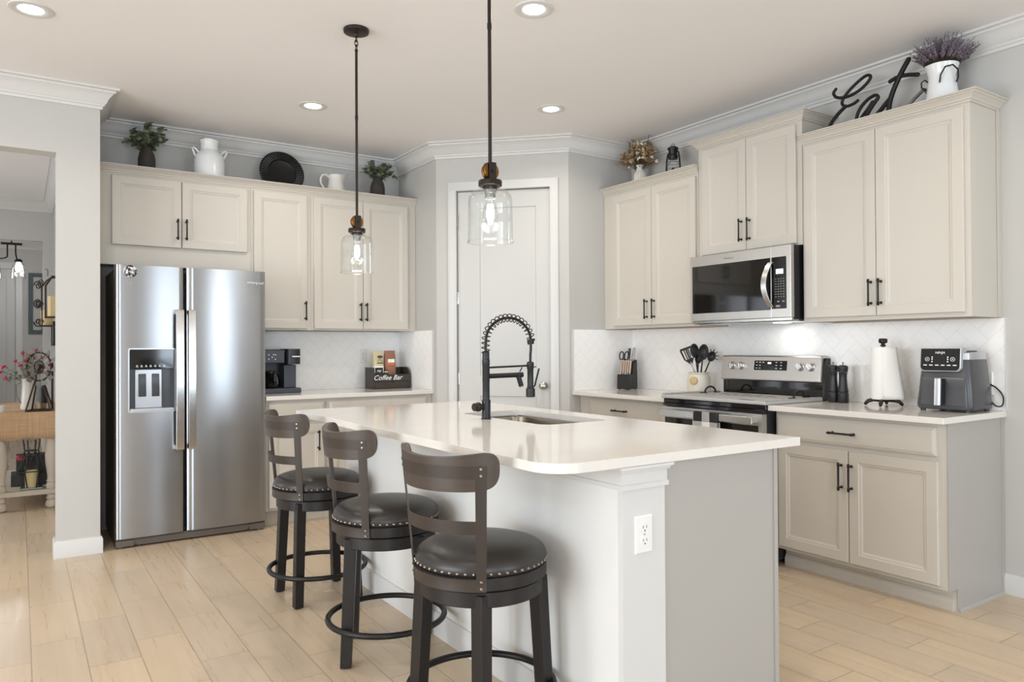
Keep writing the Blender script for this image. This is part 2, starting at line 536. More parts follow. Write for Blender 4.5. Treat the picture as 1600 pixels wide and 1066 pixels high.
def FY(y): return lambda u, v, w: (u, y-w, v)     # a face looking toward -Y: u = X, v = Z
def arc(c, r, a0, a1, n, z=0):
    return [(c[0]+r*cos(a0+(a1-a0)*i/n), c[1]+r*sin(a0+(a1-a0)*i/n), z) for i in range(n+1)]
def rrect(x0, x1, y0, y1, r, n=5):
    out = []
    for cx, cy, a in ((x1-r, y1-r, 0), (x0+r, y1-r, PI/2), (x0+r, y0+r, PI), (x1-r, y0+r, 1.5*PI)):
        out += [(cx+r*cos(a+PI/2*i/n), cy+r*sin(a+PI/2*i/n)) for i in range(n+1)]
    return out

# ------------------------------------------------------------------ the room
CZ = 2.845
struct('floor', MB().box(-5, 4.3, -4.6, 13.2, -.12, 0), M['floor'], smooth=False)
struct('ceiling', MB().box(-5, 4.3, -4.6, 13.2, CZ, CZ+.1), M['ceiling'], smooth=False)
struct('wall_right', MB().box(4.118, 4.25, -4.6, 6.0, 0, CZ), M['wall'], smooth=False)
struct('wall_back', MB().box(.415, 2.83, 5.844, 5.96, 0, CZ), M['wall'], smooth=False)
struct('wall_pantry_left', MB().prism([(2.73, 5.157), (2.83, 5.20), (2.83, 5.844), (2.73, 5.844)], 'z', 0, CZ), M['wall'], smooth=False)
struct('wall_pantry_right', MB().prism([(3.471, 4.417), (4.118, 4.417), (4.118, 4.517), (3.513, 4.517)], 'z', 0, CZ), M['wall'], smooth=False)
r2 = .70711
def FD(u, v, w): return (2.73+u*r2-w*r2, 5.157-u*r2-w*r2, v)
mb = MB(FD)
for u0, u1, z0, z1 in ((0, .165, 0, CZ), (.903, 1.0475, 0, CZ), (.165, .903, 2.47, CZ)):
    mb.add([(u0, z0, 0), (u1, z0, 0), (u1, z1, 0), (u0, z1, 0), (u0, z0, -.1), (u1, z0, -.1), (u1, z1, -.1), (u0, z1, -.1)],
           [(0, 1, 2, 3), (7, 6, 5, 4), (0, 4, 5, 1), (1, 5, 6, 2), (2, 6, 7, 3), (3, 7, 4, 0)])
struct('wall_pantry_door', mb, M['wall'], smooth=False)
# the wall end left of the refrigerator and the opening to the dining room
struct('wall_left', MB().box(.185, .415, 5.19, 5.33, 0, CZ).box(.31, .415, 5.33, 9.4, 0, CZ).box(-1.15, .185, 5.19, 5.33, 2.431, CZ).box(-5, -1.15, 5.19, 5.33, 0, CZ), M['wall'], smooth=False)
struct('wall_dining_back', MB().box(.212, .415, 9.4, 9.52, 0, CZ).box(-1.1, .212, 9.4, 9.52, 2.415, CZ).box(-3.1, -1.1, 9.4, 9.52, 0, CZ), M['wall'], smooth=False)
struct('wall_dining_left', MB().box(-3.1, -3, 5.33, 6.5, 0, CZ).box(-3.1, -3, 8.3, 9.4, 0, CZ).box(-3.1, -3, 6.5, 8.3, 0, .7).box(-3.1, -3, 6.5, 8.3, 2.3, CZ), M['wall'], smooth=False)
struct('wall_foyer_back', MB().box(-3.1, 1.6, 13.0, 13.12, 0, CZ), M['wall'], smooth=False)
struct('wall_foyer_right', MB().box(1.5, 1.6, 9.52, 13.0, 0, CZ), M['wall'], smooth=False)
struct('wall_foyer_left', MB().box(-3.1, -3.0, 9.52, 13.0, 0, CZ), M['wall'], smooth=False)
# the living side behind the camera: wide sliding doors and left windows
struct('wall_rear', MB().box(-5, -2.6, -4.72, -4.6, 0, CZ).box(-.4, 2.1, -4.72, -4.6, 0, CZ).box(3.7, 4.25, -4.72, -4.6, 0, CZ).box(-2.6, -.4, -4.72, -4.6, 2.36, CZ).box(2.1, 3.7, -4.72, -4.6, 2.36, CZ), M['wall'], smooth=False)
struct('wall_living_left', MB().box(-5.12, -5, -4.72, -.7, 0, CZ).box(-5.12, -5, 3.5, 5.33, 0, CZ).box(-5.12, -5, -.7, 3.5, 0, .06).box(-5.12, -5, -.7, 3.5, 2.4, CZ), M['wall'], smooth=False)
mb = MB()
for x in (-2.6, -1.535, -.47, 2.1, 2.865, 3.63): mb.box(x, x+.07, -4.68, -4.61, 0, 2.36)
mb.box(-2.53, -.4, -4.68, -4.61, 2.28, 2.36).box(2.17, 3.63, -4.68, -4.61, 2.28, 2.36)
struct('window_1', mb, M['trim'], smooth=False)
mb = MB()
for y in (-.7, .68, 2.06, 3.43): mb.box(-5.08, -5.01, y, y+.07, .06, 2.4)
mb.box(-5.08, -5.01, -.7, 3.5, .06, .13).box(-5.08, -5.01, -.7, 3.5, 2.33, 2.4)
struct('window_2', mb, M['trim'], smooth=False)
# crown moulding and baseboards
CP = [(0, 2.727), (.012, 2.727), (.014, 2.742), (.022, 2.746), (.026, 2.756), (.032, 2.76), (.045, 2.79), (.068, 2.815), (.078, 2.82), (.082, 2.83), (.1, 2.833), (.1, CZ), (0, CZ)]
struct('trim_1', MB().sweep(CP, [(4.118, -4.6), (4.118, 4.417), (3.471, 4.417), (2.73, 5.157), (2.73, 5.844), (.415, 5.844), (.415, 5.19), (-5, 5.19)], 1), M['trim'])
struct('trim_2', MB().sweep(CP, [(.31, 5.33), (.31, 9.4), (-3, 9.4)], 1), M['trim'])
struct('trim_3', MB().sweep(CP, [(1.5, 13), (-3, 13)], 1), M['trim'])
BP = [(0, 0), (.014, 0), (.014, .085), (.008, .1), (0, .102)]
struct('baseboard_left', MB().sweep(BP, [(.415, 5.84), (.415, 5.19), (.185, 5.19), (.185, 5.33), (.31, 5.33), (.31, 9.4)], 1), M['trim'])
struct('baseboard_right', MB().sweep(BP, [(4.118, -4.6), (4.118, 1.728)], 1), M['trim'])
struct('baseboard_pantry', MB().sweep(BP, [(3.556, 4.417), (3.471, 4.417), (3.409, 4.479)], 1), M['trim'])
# pantry door
mb = MB(FD)
for u0, u1, z0, z1 in ((.098, .165, 0, 2.472), (.903, .968, 0, 2.472), (.098, .968, 2.472, 2.537)):
    lp = [[(u0, z0), (u1, z0), (u1, z1), (u0, z1)]]
    mb.loops([[(a, b, 0) for a, b in lp[0]], [(a, b, .014) for a, b in lp[0]], [(a+(.006 if a == u0 else -.006), b, .018) for a, b in lp[0]]])
struct('trim_4', mb, M['trim'])
def panel_door(u0, u1, v1, panels, F):
    m_ = MB(F)
    t0, t = -.052, -.018
    xs = sorted({u0, u1}|{p[0] for p in panels}|{p[1] for p in panels})
    zs = sorted({.012, v1}|{p[2] for p in panels}|{p[3] for p in panels})
    for i in range(len(xs)-1):
        for j in range(len(zs)-1):
            cx, cz = (xs[i]+xs[i+1])/2, (zs[j]+zs[j+1])/2
            hit = [p for p in panels if p[0] < cx < p[1] and p[2] < cz < p[3]]
            if hit:
                d = [(0, t), (.006, t-.008), (.02, t-.009), (.05, t-.003)]
                m_.loops([[(xs[i]+a, zs[j]+a, h), (xs[i+1]-a, zs[j]+a, h), (xs[i+1]-a, zs[j+1]-a, h), (xs[i]+a, zs[j+1]-a, h)] for a, h in d], False)
            else:
                m_.add([(xs[i], zs[j], t), (xs[i+1], zs[j], t), (xs[i+1], zs[j+1], t), (xs[i], zs[j+1], t)], [(0, 1, 2, 3)])
    m_.add([(u0, .012, t), (u1, .012, t), (u1, v1, t), (u0, v1, t), (u0, .012, t0), (u1, .012, t0), (u1, v1, t0), (u0, v1, t0)],
           [(7, 6, 5, 4), (0, 4, 5, 1), (1, 5, 6, 2), (2, 6, 7, 3), (3, 7, 4, 0)])
    return m_
d1 = struct('door_1', panel_door(.17, .898, 2.464, [(.345, .79, .18, .87), (.345, .79, 1.02, 2.335)], FD), M['door'])
kn = MB(FD)
c0 = lambda w: FD(.826+.02, .952, w)
kb = MB().tube([c0(-.018), c0(-.012)], .03, 20).tube([c0(-.012), c0(.022)], .011, 14).tube([c0(.018), c0(.026), c0(.036), c0(.05), c0(.058), c0(.062)], [.013, .022, .028, .027, .018, .002], 20)
obj('door_handle', kb, M['chrome'], d1)
for z in (2.24, 1.634, 1.004, .25):
    hb = MB(FD)
    hb.add([(.150, z-.045, -.02), (.178, z-.045, -.02), (.178, z+.045, -.02), (.150, z+.045, -.02), (.150, z-.045, -.014), (.178, z-.045, -.014), (.178, z+.045, -.014), (.150, z+.045, -.014)],
           [(3, 2, 1, 0), (4, 5, 6, 7), (0, 1, 5, 4), (1, 2, 6, 5), (2, 3, 7, 6), (3, 0, 4, 7)])
    hb.tube([FD(.166, z-.048, -.012), FD(.166, z+.048, -.012)], .006, 10) if False else None
    o = obj('hinge', hb, M['chrome'], d1)
    k = MB().tube([FD(.168, z-.048, -.012), FD(.168, z+.048, -.012)], .0065, 10)
    obj('hinge_pin', k, M['chrome'], o)
# tiled splashbacks
struct('wall_splash_right', MB().box(4.109, 4.119, 1.709, 4.417, .9145, 1.382).box(4.109, 4.119, 2.66, 3.44, 1.382, 1.5), M['tileY'], smooth=False)
struct('wall_splash_pantry', MB().box(3.503, 4.109, 4.408, 4.418, .9145, 1.38), M['tileX'], smooth=False)
struct('wall_splash_back', MB().box(1.425, 2.721, 5.835, 5.845, .9145, 1.382), M['tileX'], smooth=False)
struct('wall_splash_return', MB().box(2.721, 2.731, 5.215, 5.835, .9145, 1.385), M['tileY'], smooth=False)
struct('trim_5', MB().box(4.106, 4.119, 1.703, 1.709, .9145, 1.383).box(3.497, 3.503, 4.405, 4.418, .9145, 1.382).box(2.718, 2.731, 5.209, 5.215, .9145, 1.387), M['trim'], smooth=False)
# foyer door
FF = FY(13.0)
d2 = struct('door_2', panel_door(-.95, -.05, 2.42, [(-.85, -.56, .2, 2.3), (-.44, -.15, .2, 2.3)], lambda u, v, w: (u, 13.0-.045-w, v)), M['door'])
obj('door_handle', MB().lathe([(0, -.06), (.03, -.055), (.034, -.04), (.02, -.02), (.032, -.004), (.032, 0)], (-.12, 12.972, .86), 16, 'y'), M['chrome'], d2)
mb = MB(FY(13.0))
for u0, u1, z0, z1 in ((-1.05, -.96, 0, 2.43), (-.04, .04, 0, 2.43), (-1.05, .04, 2.43, 2.52)): mb.box(u0, u1, z0, z1, 0, .02)
struct('trim_6', mb, M['trim'], smooth=False)

# ------------------------------------------------------------------ cabinets
DT = .021
DP = [(0, 0), (0, DT-.003), (.003, DT), (.052, DT), (.056, DT-.004), (.062, DT-.004), (.072, DT-.009), (.076, DT-.009)]
WP = [(0, 0), (0, DT-.007), (.012, DT-.002), (.016, DT)]
def pull(F, u, v, ln, vertical, parent, w0=DT):
    m = MB()
    P = lambda a, w: F(u, v+a, w) if vertical else F(u+a, v, w)
    h = ln/2
    for s_ in (-1, 1):
        a = s_*h*.78
        m.tube([P(a, w0), P(a, w0+.004), P(a, w0+.006), P(a, w0+.03)], [.0075, .0075, .0048, .0048], 10)
    m.tube([P(-h, w0+.03), P(-h+.004, w0+.03), P(-h*.84, w0+.03), P(-h*.8, w0+.03), P(-h*.7, w0+.03), P(h*.7, w0+.03), P(h*.8, w0+.03), P(h*.84, w0+.03), P(h-.004, w0+.03), P(h, w0+.03)],
           [.004, .0068, .0068, .0078, .0052, .0052, .0078, .0068, .0068, .004], 10)
    obj('handle', m, M['black'], parent)
def door(F, u0, u1, v0, v1, parent, hu=None, hv=None, hl=.145, material='cab'):
    o = obj('door', MB(F).rects(u0, u1, v0, v1, DP), M[material], parent, smooth=False)
    if hu is not None: pull(F, hu, hv, hl, True, o)
    return o
def drawer(F, u0, u1, v0, v1, parent, hu=None, hl=.15, material='cab'):
    o = obj('drawer', MB(F).rects(u0, u1, v0, v1, WP), M[material], parent, smooth=False)
    if hu is not None: pull(F, hu, (v0+v1)/2-.003, hl, False, o)
    return o
UC = [(0, 0), (.006, 0), (.006, .009), (.012, .012), (.016, .02), (.03, .034), (.036, .036), (.04, .042), (.05, .044), (.05, .05), (0, .05)]
def ucrown(z, path, parent, name='crown_moulding', side=1):
    return obj(name, MB().sweep([(a, z+b) for a, b in UC], path, side), M['cab'], parent, smooth=False)

XU = 3.8236
def upper_right(label, y0, y1, z0, z1, doors, handles, crown, loc):
    t = thing('upper_cabinet', label, 'cabinet', (3.95, (y0+y1)/2, z0), 'upper cabinets on the range wall')
    obj('body', MB().box(XU, 4.116, y0+.0008, y1-.0008, z0+.012, z1+.004), M['cab'], t, smooth=False)
    mb = MB().box(XU, XU+.019, y0+.0008, y0+.03, z0, z0+.012).box(XU, XU+.019, y1-.03, y1-.0008, z0, z0+.012).box(XU, XU+.019, y0+.03, y1-.03, z0, z0+.012)
    mb.box(XU+.019, 4.116, y0+.0008, y0+.018, z0, z0+.012).box(XU+.019, 4.116, y1-.018, y1-.0008, z0, z0+.012)
    obj('bottom_rail', mb, M['cab'], t, smooth=False)
    obj('underside', MB().box(XU+.019, 4.116, y0+.018, y1-.018, z0+.006, z0+.0119), M['cab_in'], t, smooth=False)
    for (a, b, c, d), (hu, hv) in zip(doors, handles): door(FX(XU), a, b, c, d, t, hu, hv)
    ucrown(z1, crown, t)
    return t
t = upper_right('tall cream two-door wall cabinet at the right end, carrying the Eat sign', 1.731, 2.648, 1.385, 2.425,
    [(1.756, 2.197, 1.407, 2.408), (2.2, 2.627, 1.407, 2.408)], [(2.17, 1.53), (2.225, 1.53)],
    [(4.116, 1.731), (XU, 1.731), (XU, 2.648)], None)
obj('scribe_strip', MB().box(4.09, 4.117, 1.7225, 1.7305, 1.385, 2.425), M['cab'], t, smooth=False)
upper_right('shorter, raised cream cabinet directly above the microwave', 2.650, 3.444, 1.842, 2.575,
    [(2.684, 3.040, 1.852, 2.556), (3.043, 3.40, 1.852, 2.556)], [(3.012, 1.978), (3.075, 1.978)],
    [(4.116, 2.650), (XU, 2.650), (XU, 3.444), (4.116, 3.444)], None)
upper_right('cream two-door wall cabinet nearest the pantry, carrying dried flowers and an oil lantern', 3.446, 4.416, 1.385, 2.425,
    [(3.462, 3.879, 1.405, 2.402), (3.882, 4.30, 1.405, 2.402)], [(3.87-.02, 1.52), (3.925, 1.52)],
    [(XU, 3.446), (XU, 4.416)], None)

YU = 5.518
def upper_back(label, x0, x1, z0, doors, handles):
    t = thing('upper_cabinet', label, 'cabinet', ((x0+x1)/2, 5.68, z0), 'upper cabinets on the refrigerator wall')
    obj('body', MB().box(x0+.0008, x1-.0008, YU, 5.842, z0+.012, 2.43), M['cab'], t, smooth=False)
    obj('bottom_rail', MB().box(x0+.0008, x1-.0008, YU, YU+.019, z0, z0+.012).box(x0+.0008, x0+.018, YU+.019, 5.842, z0, z0+.012).box(x1-.018, x1-.0008, YU+.019, 5.842, z0, z0+.012), M['cab'], t, smooth=False)
    for (a, b, c, d), (hu, hv) in zip(doors, handles): door(FY(YU), a, b, c, d, t, hu, hv, .145)
    return t
upper_back('wide low cream cabinet with two doors above the refrigerator', .417, 1.403, 1.81, [(.507, .932, 1.943, 2.403), (.937, 1.373, 1.943, 2.403)], [(.906, 2.068), (.962, 2.068)])
upper_back('single-door cream wall cabinet just right of the refrigerator', 1.403, 1.845, 1.385, [(1.42, 1.812, 1.397, 2.402)], [(1.795, 1.53)])
upper_back('cream two-door wall cabinet above the coffee bar box', 1.845, 2.728, 1.385, [(1.866, 2.259, 1.397, 2.402), (2.263, 2.648, 1.397, 2.402)], [(2.233, 1.53), (2.282, 1.53)])
single('crown_moulding', MB().sweep([(a, 2.421+b) for a, b in UC], [(2.728, YU-.0005), (.417, YU-.0005)], 1), M['cab'],
       'long cream crown moulding along the top of the cabinets over the refrigerator', 'moulding', (1.57, YU, 2.421), smooth=False)

# base cabinets on the refrigerator wall
def base_back(label, x0, x1, doors, handles, dr, dh):
    t = thing('base_cabinet', label, 'cabinet', ((x0+x1)/2, 5.55, 0), 'base cabinets on the refrigerator wall')
    obj('body', MB().box(x0+.0008, x1-.0008, 5.25, 5.842, .11, .883), M['cab'], t, smooth=False)
    obj('toe_kick', MB().box(x0+.001, x1-.001, 5.32, 5.84, 0, .11), M['cab'], t, smooth=False)
    F = FY(5.25)
    for (a, b), hu in zip(doors, handles): door(F, a, b, .13, .70, t, hu, .585)
    drawer(F, *dr, .725, .86, t, dh)
base_back('cream base cabinet beside the refrigerator, glimpsed behind the farthest stool', 1.43, 1.868, [(1.45, 1.848)], [1.80], (1.45, 1.848), 1.735)
base_back('cream base cabinet in the corner under the coffee bar box', 1.868, 2.728, [(1.888, 2.283), (2.287, 2.68)], [2.25, 2.32], (1.888, 2.68), 2.28)
tag(obj('countertop', MB().box(1.425, 2.729, 5.208, 5.843, .884, .914), M['quartz'], origin=(2.08, 5.52, .884), bevel=.003), 'white quartz countertop under the coffee maker', 'countertop')

# base cabinets on the range wall
XB = 3.570
def base_right(label, y0, y1, doors, handles, dr, dh, end=False):
    t = thing('base_cabinet', label, 'cabinet', (3.85, (y0+y1)/2, 0), 'base cabinets on the range wall')
    obj('body', MB().box(XB, 4.116, y0+.0008, y1-.0008, .107, .883), M['cab'], t, smooth=False)
    obj('toe_kick', MB().box(3.645, 4.116, y0+.001, y1-.001, 0, .107), M['cab'], t, smooth=False)
    obj('toe_moulding', MB().sweep([(0, 0), (.012, 0), (.012, .04), (.008, .05), (.004, .062), (0, .064)], [(3.645, y0+.012), (3.645, y1-.002)], 1), M['cab'], t, smooth=False)
    F = FX(XB)
    for (a, b), hu in zip(doors, handles): door(F, a, b, .127, .702, t, hu, .57)
    drawer(F, *dr, .727, .862, t, dh)
    if end:
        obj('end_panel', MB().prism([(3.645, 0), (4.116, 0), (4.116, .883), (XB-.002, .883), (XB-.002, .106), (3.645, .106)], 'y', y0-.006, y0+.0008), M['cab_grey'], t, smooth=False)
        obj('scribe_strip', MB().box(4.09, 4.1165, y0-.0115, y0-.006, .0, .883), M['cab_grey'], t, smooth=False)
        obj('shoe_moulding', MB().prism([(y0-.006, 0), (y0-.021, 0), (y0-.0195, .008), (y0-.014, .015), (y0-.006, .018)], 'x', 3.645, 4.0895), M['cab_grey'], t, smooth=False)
base_right('cream base cabinet under the air fryer with a wide drawer over two doors', 1.731, 2.655, [(1.765, 2.207), (2.212, 2.632)], [2.190, 2.246], (1.772, 2.645), 2.235, True)
base_right('cream base cabinet under the knife block, left of the range', 3.446, 4.414, [(3.46, 3.88), (3.885, 4.29)], [3.85, 3.92], (3.46, 4.29), 3.935)
for o, lb in ((obj('countertop', MB().box(3.493, 4.117, 1.707, 2.655, .884, .914), M['quartz'], origin=(3.8, 2.2, .884), bevel=.003), 'white quartz countertop right of the range under the air fryer'),
              (obj('countertop', MB().box(3.493, 4.117, 3.446, 4.416, .884, .914), M['quartz'], origin=(3.8, 3.9, .884), bevel=.003), 'white quartz countertop left of the range under the knife block')):
    tag(o, lb, 'countertop', 'countertops on the range wall')

# ------------------------------------------------------------------ island
IX0, IX1, IY0, IY1 = 1.514, 2.255, 1.68, 3.93
t = thing('kitchen_island', 'long white and grey island with a square end post, stools along its left side', 'island', (1.9, 2.8, 0))
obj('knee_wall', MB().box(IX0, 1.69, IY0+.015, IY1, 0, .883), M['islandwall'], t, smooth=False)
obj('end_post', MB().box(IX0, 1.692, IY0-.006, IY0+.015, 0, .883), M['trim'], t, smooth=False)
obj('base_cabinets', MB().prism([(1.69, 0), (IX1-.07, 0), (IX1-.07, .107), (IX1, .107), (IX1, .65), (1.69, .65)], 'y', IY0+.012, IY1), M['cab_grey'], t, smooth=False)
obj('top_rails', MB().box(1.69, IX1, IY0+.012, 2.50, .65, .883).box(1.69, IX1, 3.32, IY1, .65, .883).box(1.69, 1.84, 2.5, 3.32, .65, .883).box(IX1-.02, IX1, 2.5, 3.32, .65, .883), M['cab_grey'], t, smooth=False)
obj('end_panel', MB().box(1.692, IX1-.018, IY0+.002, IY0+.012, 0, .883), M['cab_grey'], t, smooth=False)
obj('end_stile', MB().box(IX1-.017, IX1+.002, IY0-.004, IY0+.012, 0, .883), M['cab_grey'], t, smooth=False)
CAPP = [(0, .812), (.009, .812), (.009, .826), (.005, .828), (.005, .862), (.012, .864), (.014, .873), (.021, .875), (.021, .8835), (0, .8835)]
obj('cap_moulding', MB().sweep(CAPP, [(1.693, IY0+.012), (1.693, IY0-.006), (IX0, IY0-.006), (IX0, IY1)], 1), M['trim'], t, smooth=False)
obj('baseboard', MB().sweep(BP, [(IX0, IY0+.02), (IX0, IY1)], 1), M['trim'], t)
F = lambda u, v, w: (IX1+w, u, v)
for y in (1.72, 2.16, 2.60, 3.04, 3.48):
    door(F, y, y+.425, .127, .702, t, material='cab')
    drawer(F, y, y+.425, .727, .862, t, material='cab')
# island quartz top with the sink cut-out (near-left corner rounded)
def island_top():
    x0, x1, y0, y1, r = 1.238, 2.364, 1.657, 3.979, .11
    outer = [(x1, y0)]
    outer += [(x1, y1), (x0+.03, y1), (x0, y1-.03)]
    outer += [(x0+r-r*cos(a), y0+r-r*sin(a)) for a in [i*PI/2/10 for i in range(11)]]
    hole = rrect(1.865, 2.235, 2.545, 3.275, .06, 6)
    bm = bmesh.new()
    def ring(pts, z): 
        vs = [bm.verts.new((x, y, z)) for x, y in pts]
        return vs, [bm.edges.new((vs[i], vs[(i+1) % len(vs)])) for i in range(len(vs))]
    lay = {}
    for z in (.884, .914):
        vo, eo = ring(outer, z)
        vi, ei = ring(hole, z)
        bmesh.ops.triangle_fill(bm, edges=eo+ei, use_beauty=True)
        lay[z] = (vo, vi)
    for k in (0, 1):
        a, b = lay[.884][k], lay[.914][k]
        for i in range(len(a)):
            j = (i+1) % len(a)
            bm.faces.new((a[i], a[j], b[j], b[i]))
    bm.verts.index_update()
    m = MB()
    m.v = [tuple(v.co) for v in bm.verts]
    m.f = [tuple(v.index for v in f.verts) for f in bm.faces]
    bm.free()
    return m
tag(obj('countertop', island_top(), M['quartz'], origin=(1.8, 2.8, .884), bevel=.003), 'large white quartz island top with a rounded corner and a sink cut-out', 'countertop')
# undermount sink
m = MB()
L = []
for d, z, r in ((-.02, .8835, .075), (-.02, .880, .075), (.004, .880, .058), (.006, .872, .058), (.014, .70, .055), (.03, .682, .05), (.06, .676, .04)):
    L.append([(x, y, z) for x, y in rrect(1.865+d, 2.235-d, 2.545+d, 3.275-d, r, 6)])
m.loops(L, False, True)
t = thing('sink', 'stainless undermount sink set into the island top', 'sink', (2.05, 2.91, .676))
obj('bowl', m, M['steel_sink'], t)
obj('drain', MB().lathe([(0, .003), (.03, .003), (.045, .001), (.045, -.0)], (2.05, 2.91, .677), 24), M['steel_plain'], t)
# duplex outlets
def outlet(F, u, v, label, loc, group='duplex outlets'):
    t = thing('outlet', label, 'outlet', loc, group)
    obj('cover_plate', MB(F).rects(u-.036, u+.036, v-.058, v+.058, [(0, 0), (0, .003), (.004, .006)]), M['white_plastic'], t, smooth=False)
    for s_ in (-1, 1):
        cv = v+s_*.02
        m = MB(F).loops([[(u+.017*cos(a), cv+min(.0145, max(-.0145, .017*sin(a))), h) for a in [2*PI*i/24 for i in range(24)]] for h in (.0062, .0085)])
        r_ = obj('receptacle', m, M['white_plastic'], t, smooth=False)
        q = MB(F).box(u-.008, u-.006, cv-.001, cv+.0075, .0086, .009).box(u+.006, u+.008, cv-.001, cv+.0075, .0086, .009)
        q.loops([[(u+.0026*cos(a), cv-.008+.0026*sin(a), h) for a in [2*PI*i/10 for i in range(10)]] for h in (.0086, .009)])
        obj('slots', q, M['slot'], r_, smooth=False)
    obj('screw', MB(F).loops([[(u+.0025*cos(a), v+.0025*sin(a), h) for a in [2*PI*i/10 for i in range(10)]] for h in (.0062, .007)]), M['steel_plain'], t, smooth=False)
outlet(FY(IY0-.006), 1.598, .670, 'white duplex outlet on the end post of the island', (1.598, IY0-.006, .67))
outlet(FY(5.835), 2.39, 1.18, 'white duplex outlet on the splashback left of the coffee bags', (2.39, 5.835, 1.18))
outlet(FX(4.109), 3.80, 1.165, 'white duplex outlet on the splashback between knife block and utensil crock', (4.109, 3.80, 1.165))
outlet(FX(4.109), 1.80, 1.05, 'white duplex outlet on the splashback behind the air fryer', (4.109, 1.80, 1.05))

# pull-down spring faucet
t = thing('faucet', 'tall matte black spring-neck pull-down faucet on the island beside the sink', 'faucet', (1.806, 2.926, .914))
fx, fy = 1.806, 2.926
obj('base', MB().lathe([(0, .9142), (.024, .9142), (.024, .917), (.0205, .919), (.0205, 1.002), (.019, 1.004), (0, 1.004)], (fx, fy, 0), 24), M['faucet'], t)
obj('column', MB().lathe([(0, 1.004), (.0165, 1.004), (.0165, 1.085), (.0172, 1.087), (.0172, 1.165), (.018, 1.167), (.018, 1.19), (.0165, 1.192), (.0165, 1.222), (.0145, 1.23), (0, 1.23)], (fx, fy, 0), 24), M['faucet'], t)
R_ = .128
hose = [(fx, fy, 1.225+.05*i/3) for i in range(4)]
cz = 1.285
hose = [(fx+.0, fy, 1.22), (fx-.002, fy, 1.25)] + [(fx+R_-R_*cos(a)*1.0, fy, 1.275+.112*sin(a)) for a in [PI*i/24 for i in range(24)]] 
hose += [(fx+2*R_-.001, fy, 1.27), (fx+2*R_, fy, 1.24), (fx+2*R_-.003, fy, 1.21), (fx+2*R_-.004, fy, 1.17)]
obj('hose', MB().tube(hose, .0062, 12), M['black'], t)
# spring: helix around the first two thirds of the hose
P = [Vector(p) for p in hose[:26]]
turns, K = 19, 16
pts = []
nseg = turns*K
ln = [0]
for i in range(1, len(P)): ln.append(ln[-1]+(P[i]-P[i-1]).length)
for k in range(nseg+1):
    s_ = ln[-1]*k/nseg
    i = max(j for j in range(len(ln)) if ln[j] <= s_+1e-9); i = min(i, len(P)-2)
    f_ = (s_-ln[i])/(ln[i+1]-ln[i])
    p = P[i].lerp(P[i+1], f_)
    tg = (P[min(i+2, len(P)-1)]-P[max(i-1, 0)]).normalized()
    n1 = Vector((0, 1, 0)); n2 = tg.cross(n1).normalized()
    a = 2*PI*k/K
    pts.append(p+(n1*cos(a)+n2*sin(a))*.0185)
obj('spring', MB().tube(pts, .0025, 6), M['black'], t)
obj('spring_collar', MB().tube([(fx+2*R_-.004, fy, 1.285), (fx+2*R_, fy, 1.262)], .0165, 16).tube([(fx+2*R_-.002, fy, 1.275), (fx+2*R_+.02, fy, 1.285)], .007, 8), M['black'], t)
hx = fx+2*R_-.004
obj('spray_head', MB().lathe([(0, 1.178), (.010, 1.178), (.0175, 1.173), (.0175, 1.145), (.015, 1.14), (.015, 1.06), (.018, 1.05), (.0225, 1.045), (.0225, 1.01), (.019, 1.006), (0, 1.006)], (hx, fy, 0), 24), M['faucet'], t)
obj('spray_lever', MB().tube([(hx+.015, fy, 1.148), (hx+.036, fy, 1.153)], .0028, 8).tube([(hx+.019, fy, 1.055), (hx+.026, fy, 1.06), (hx+.052, fy, 1.143)], .0042, 8), M['faucet'], t)
obj('holder_arm', MB().tube([(fx+.012, fy, 1.153), (hx-.014, fy, 1.158)], .0048, 10), M['faucet'], t)
o = obj('spout', MB().tube([(fx+.01, fy, 1.113), (fx+.16, fy, 1.115), (fx+.205, fy, 1.115)], [.0118, .0118, .0128], 16).tube([(fx+.178, fy, 1.12), (fx+.198, fy, 1.062)], [.0118, .0125], 16).tube([(fx+.19, fy, 1.13), (fx+.196, fy, 1.138), (fx+.204, fy, 1.15)], .003, 8), M['faucet'], t)
obj('aerator', MB().tube([(fx+.1982, fy, 1.0615), (fx+.2, fy, 1.056)], .0105, 16), M['chrome'], o)
obj('mixer_knob', MB().tube([(fx-.018, fy, .972), (fx-.034, fy, .972), (fx-.036, fy, .972), (fx-.05, fy, .972), (fx-.052, fy, .972), (fx-.066, fy, .972), (fx-.07, fy, .972)], [.013, .013, .022, .022, .019, .019, .015], 20), M['bronze'], t)

# ------------------------------------------------------------------ refrigerator
t = thing('refrigerator', 'stainless side-by-side refrigerator with an ice and water dispenser', 'refrigerator', (.957, 5.5, 0))
FXa, FXm, FXb = .495, .905, 1.418
DYF = 5.186
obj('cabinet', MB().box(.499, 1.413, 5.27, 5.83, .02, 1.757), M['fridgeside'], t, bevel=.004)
obj('gasket', MB().box(.505, 1.408, 5.262, 5.272, .07, 1.75), M['darkgap'], t, smooth=False)
def bowed(x0, x1, z0, z1, yb, yf, bow, n=16, hole=None):
    """a door with a gently bowed front and rolled vertical edges"""
    prof = []
    for i in range(n+1):
        s_ = i/n
        x = x0+(x1-x0)*s_
        e = min(s_, 1-s_)*(x1-x0)
        y = yf - bow*(1-(2*s_-1)**2) + (.012*(1-min(1, e/.014))**2)
        prof.append((x, y))
    return [(x0, yb)]+prof+[(x1, yb)]
# right door
rd = obj('right_door', MB().prism(bowed(.9135, FXb, .062, 1.778, 5.26, 5.196, .014, 24), 'z', .062, 1.778), M['steel'], t, ang=.9)
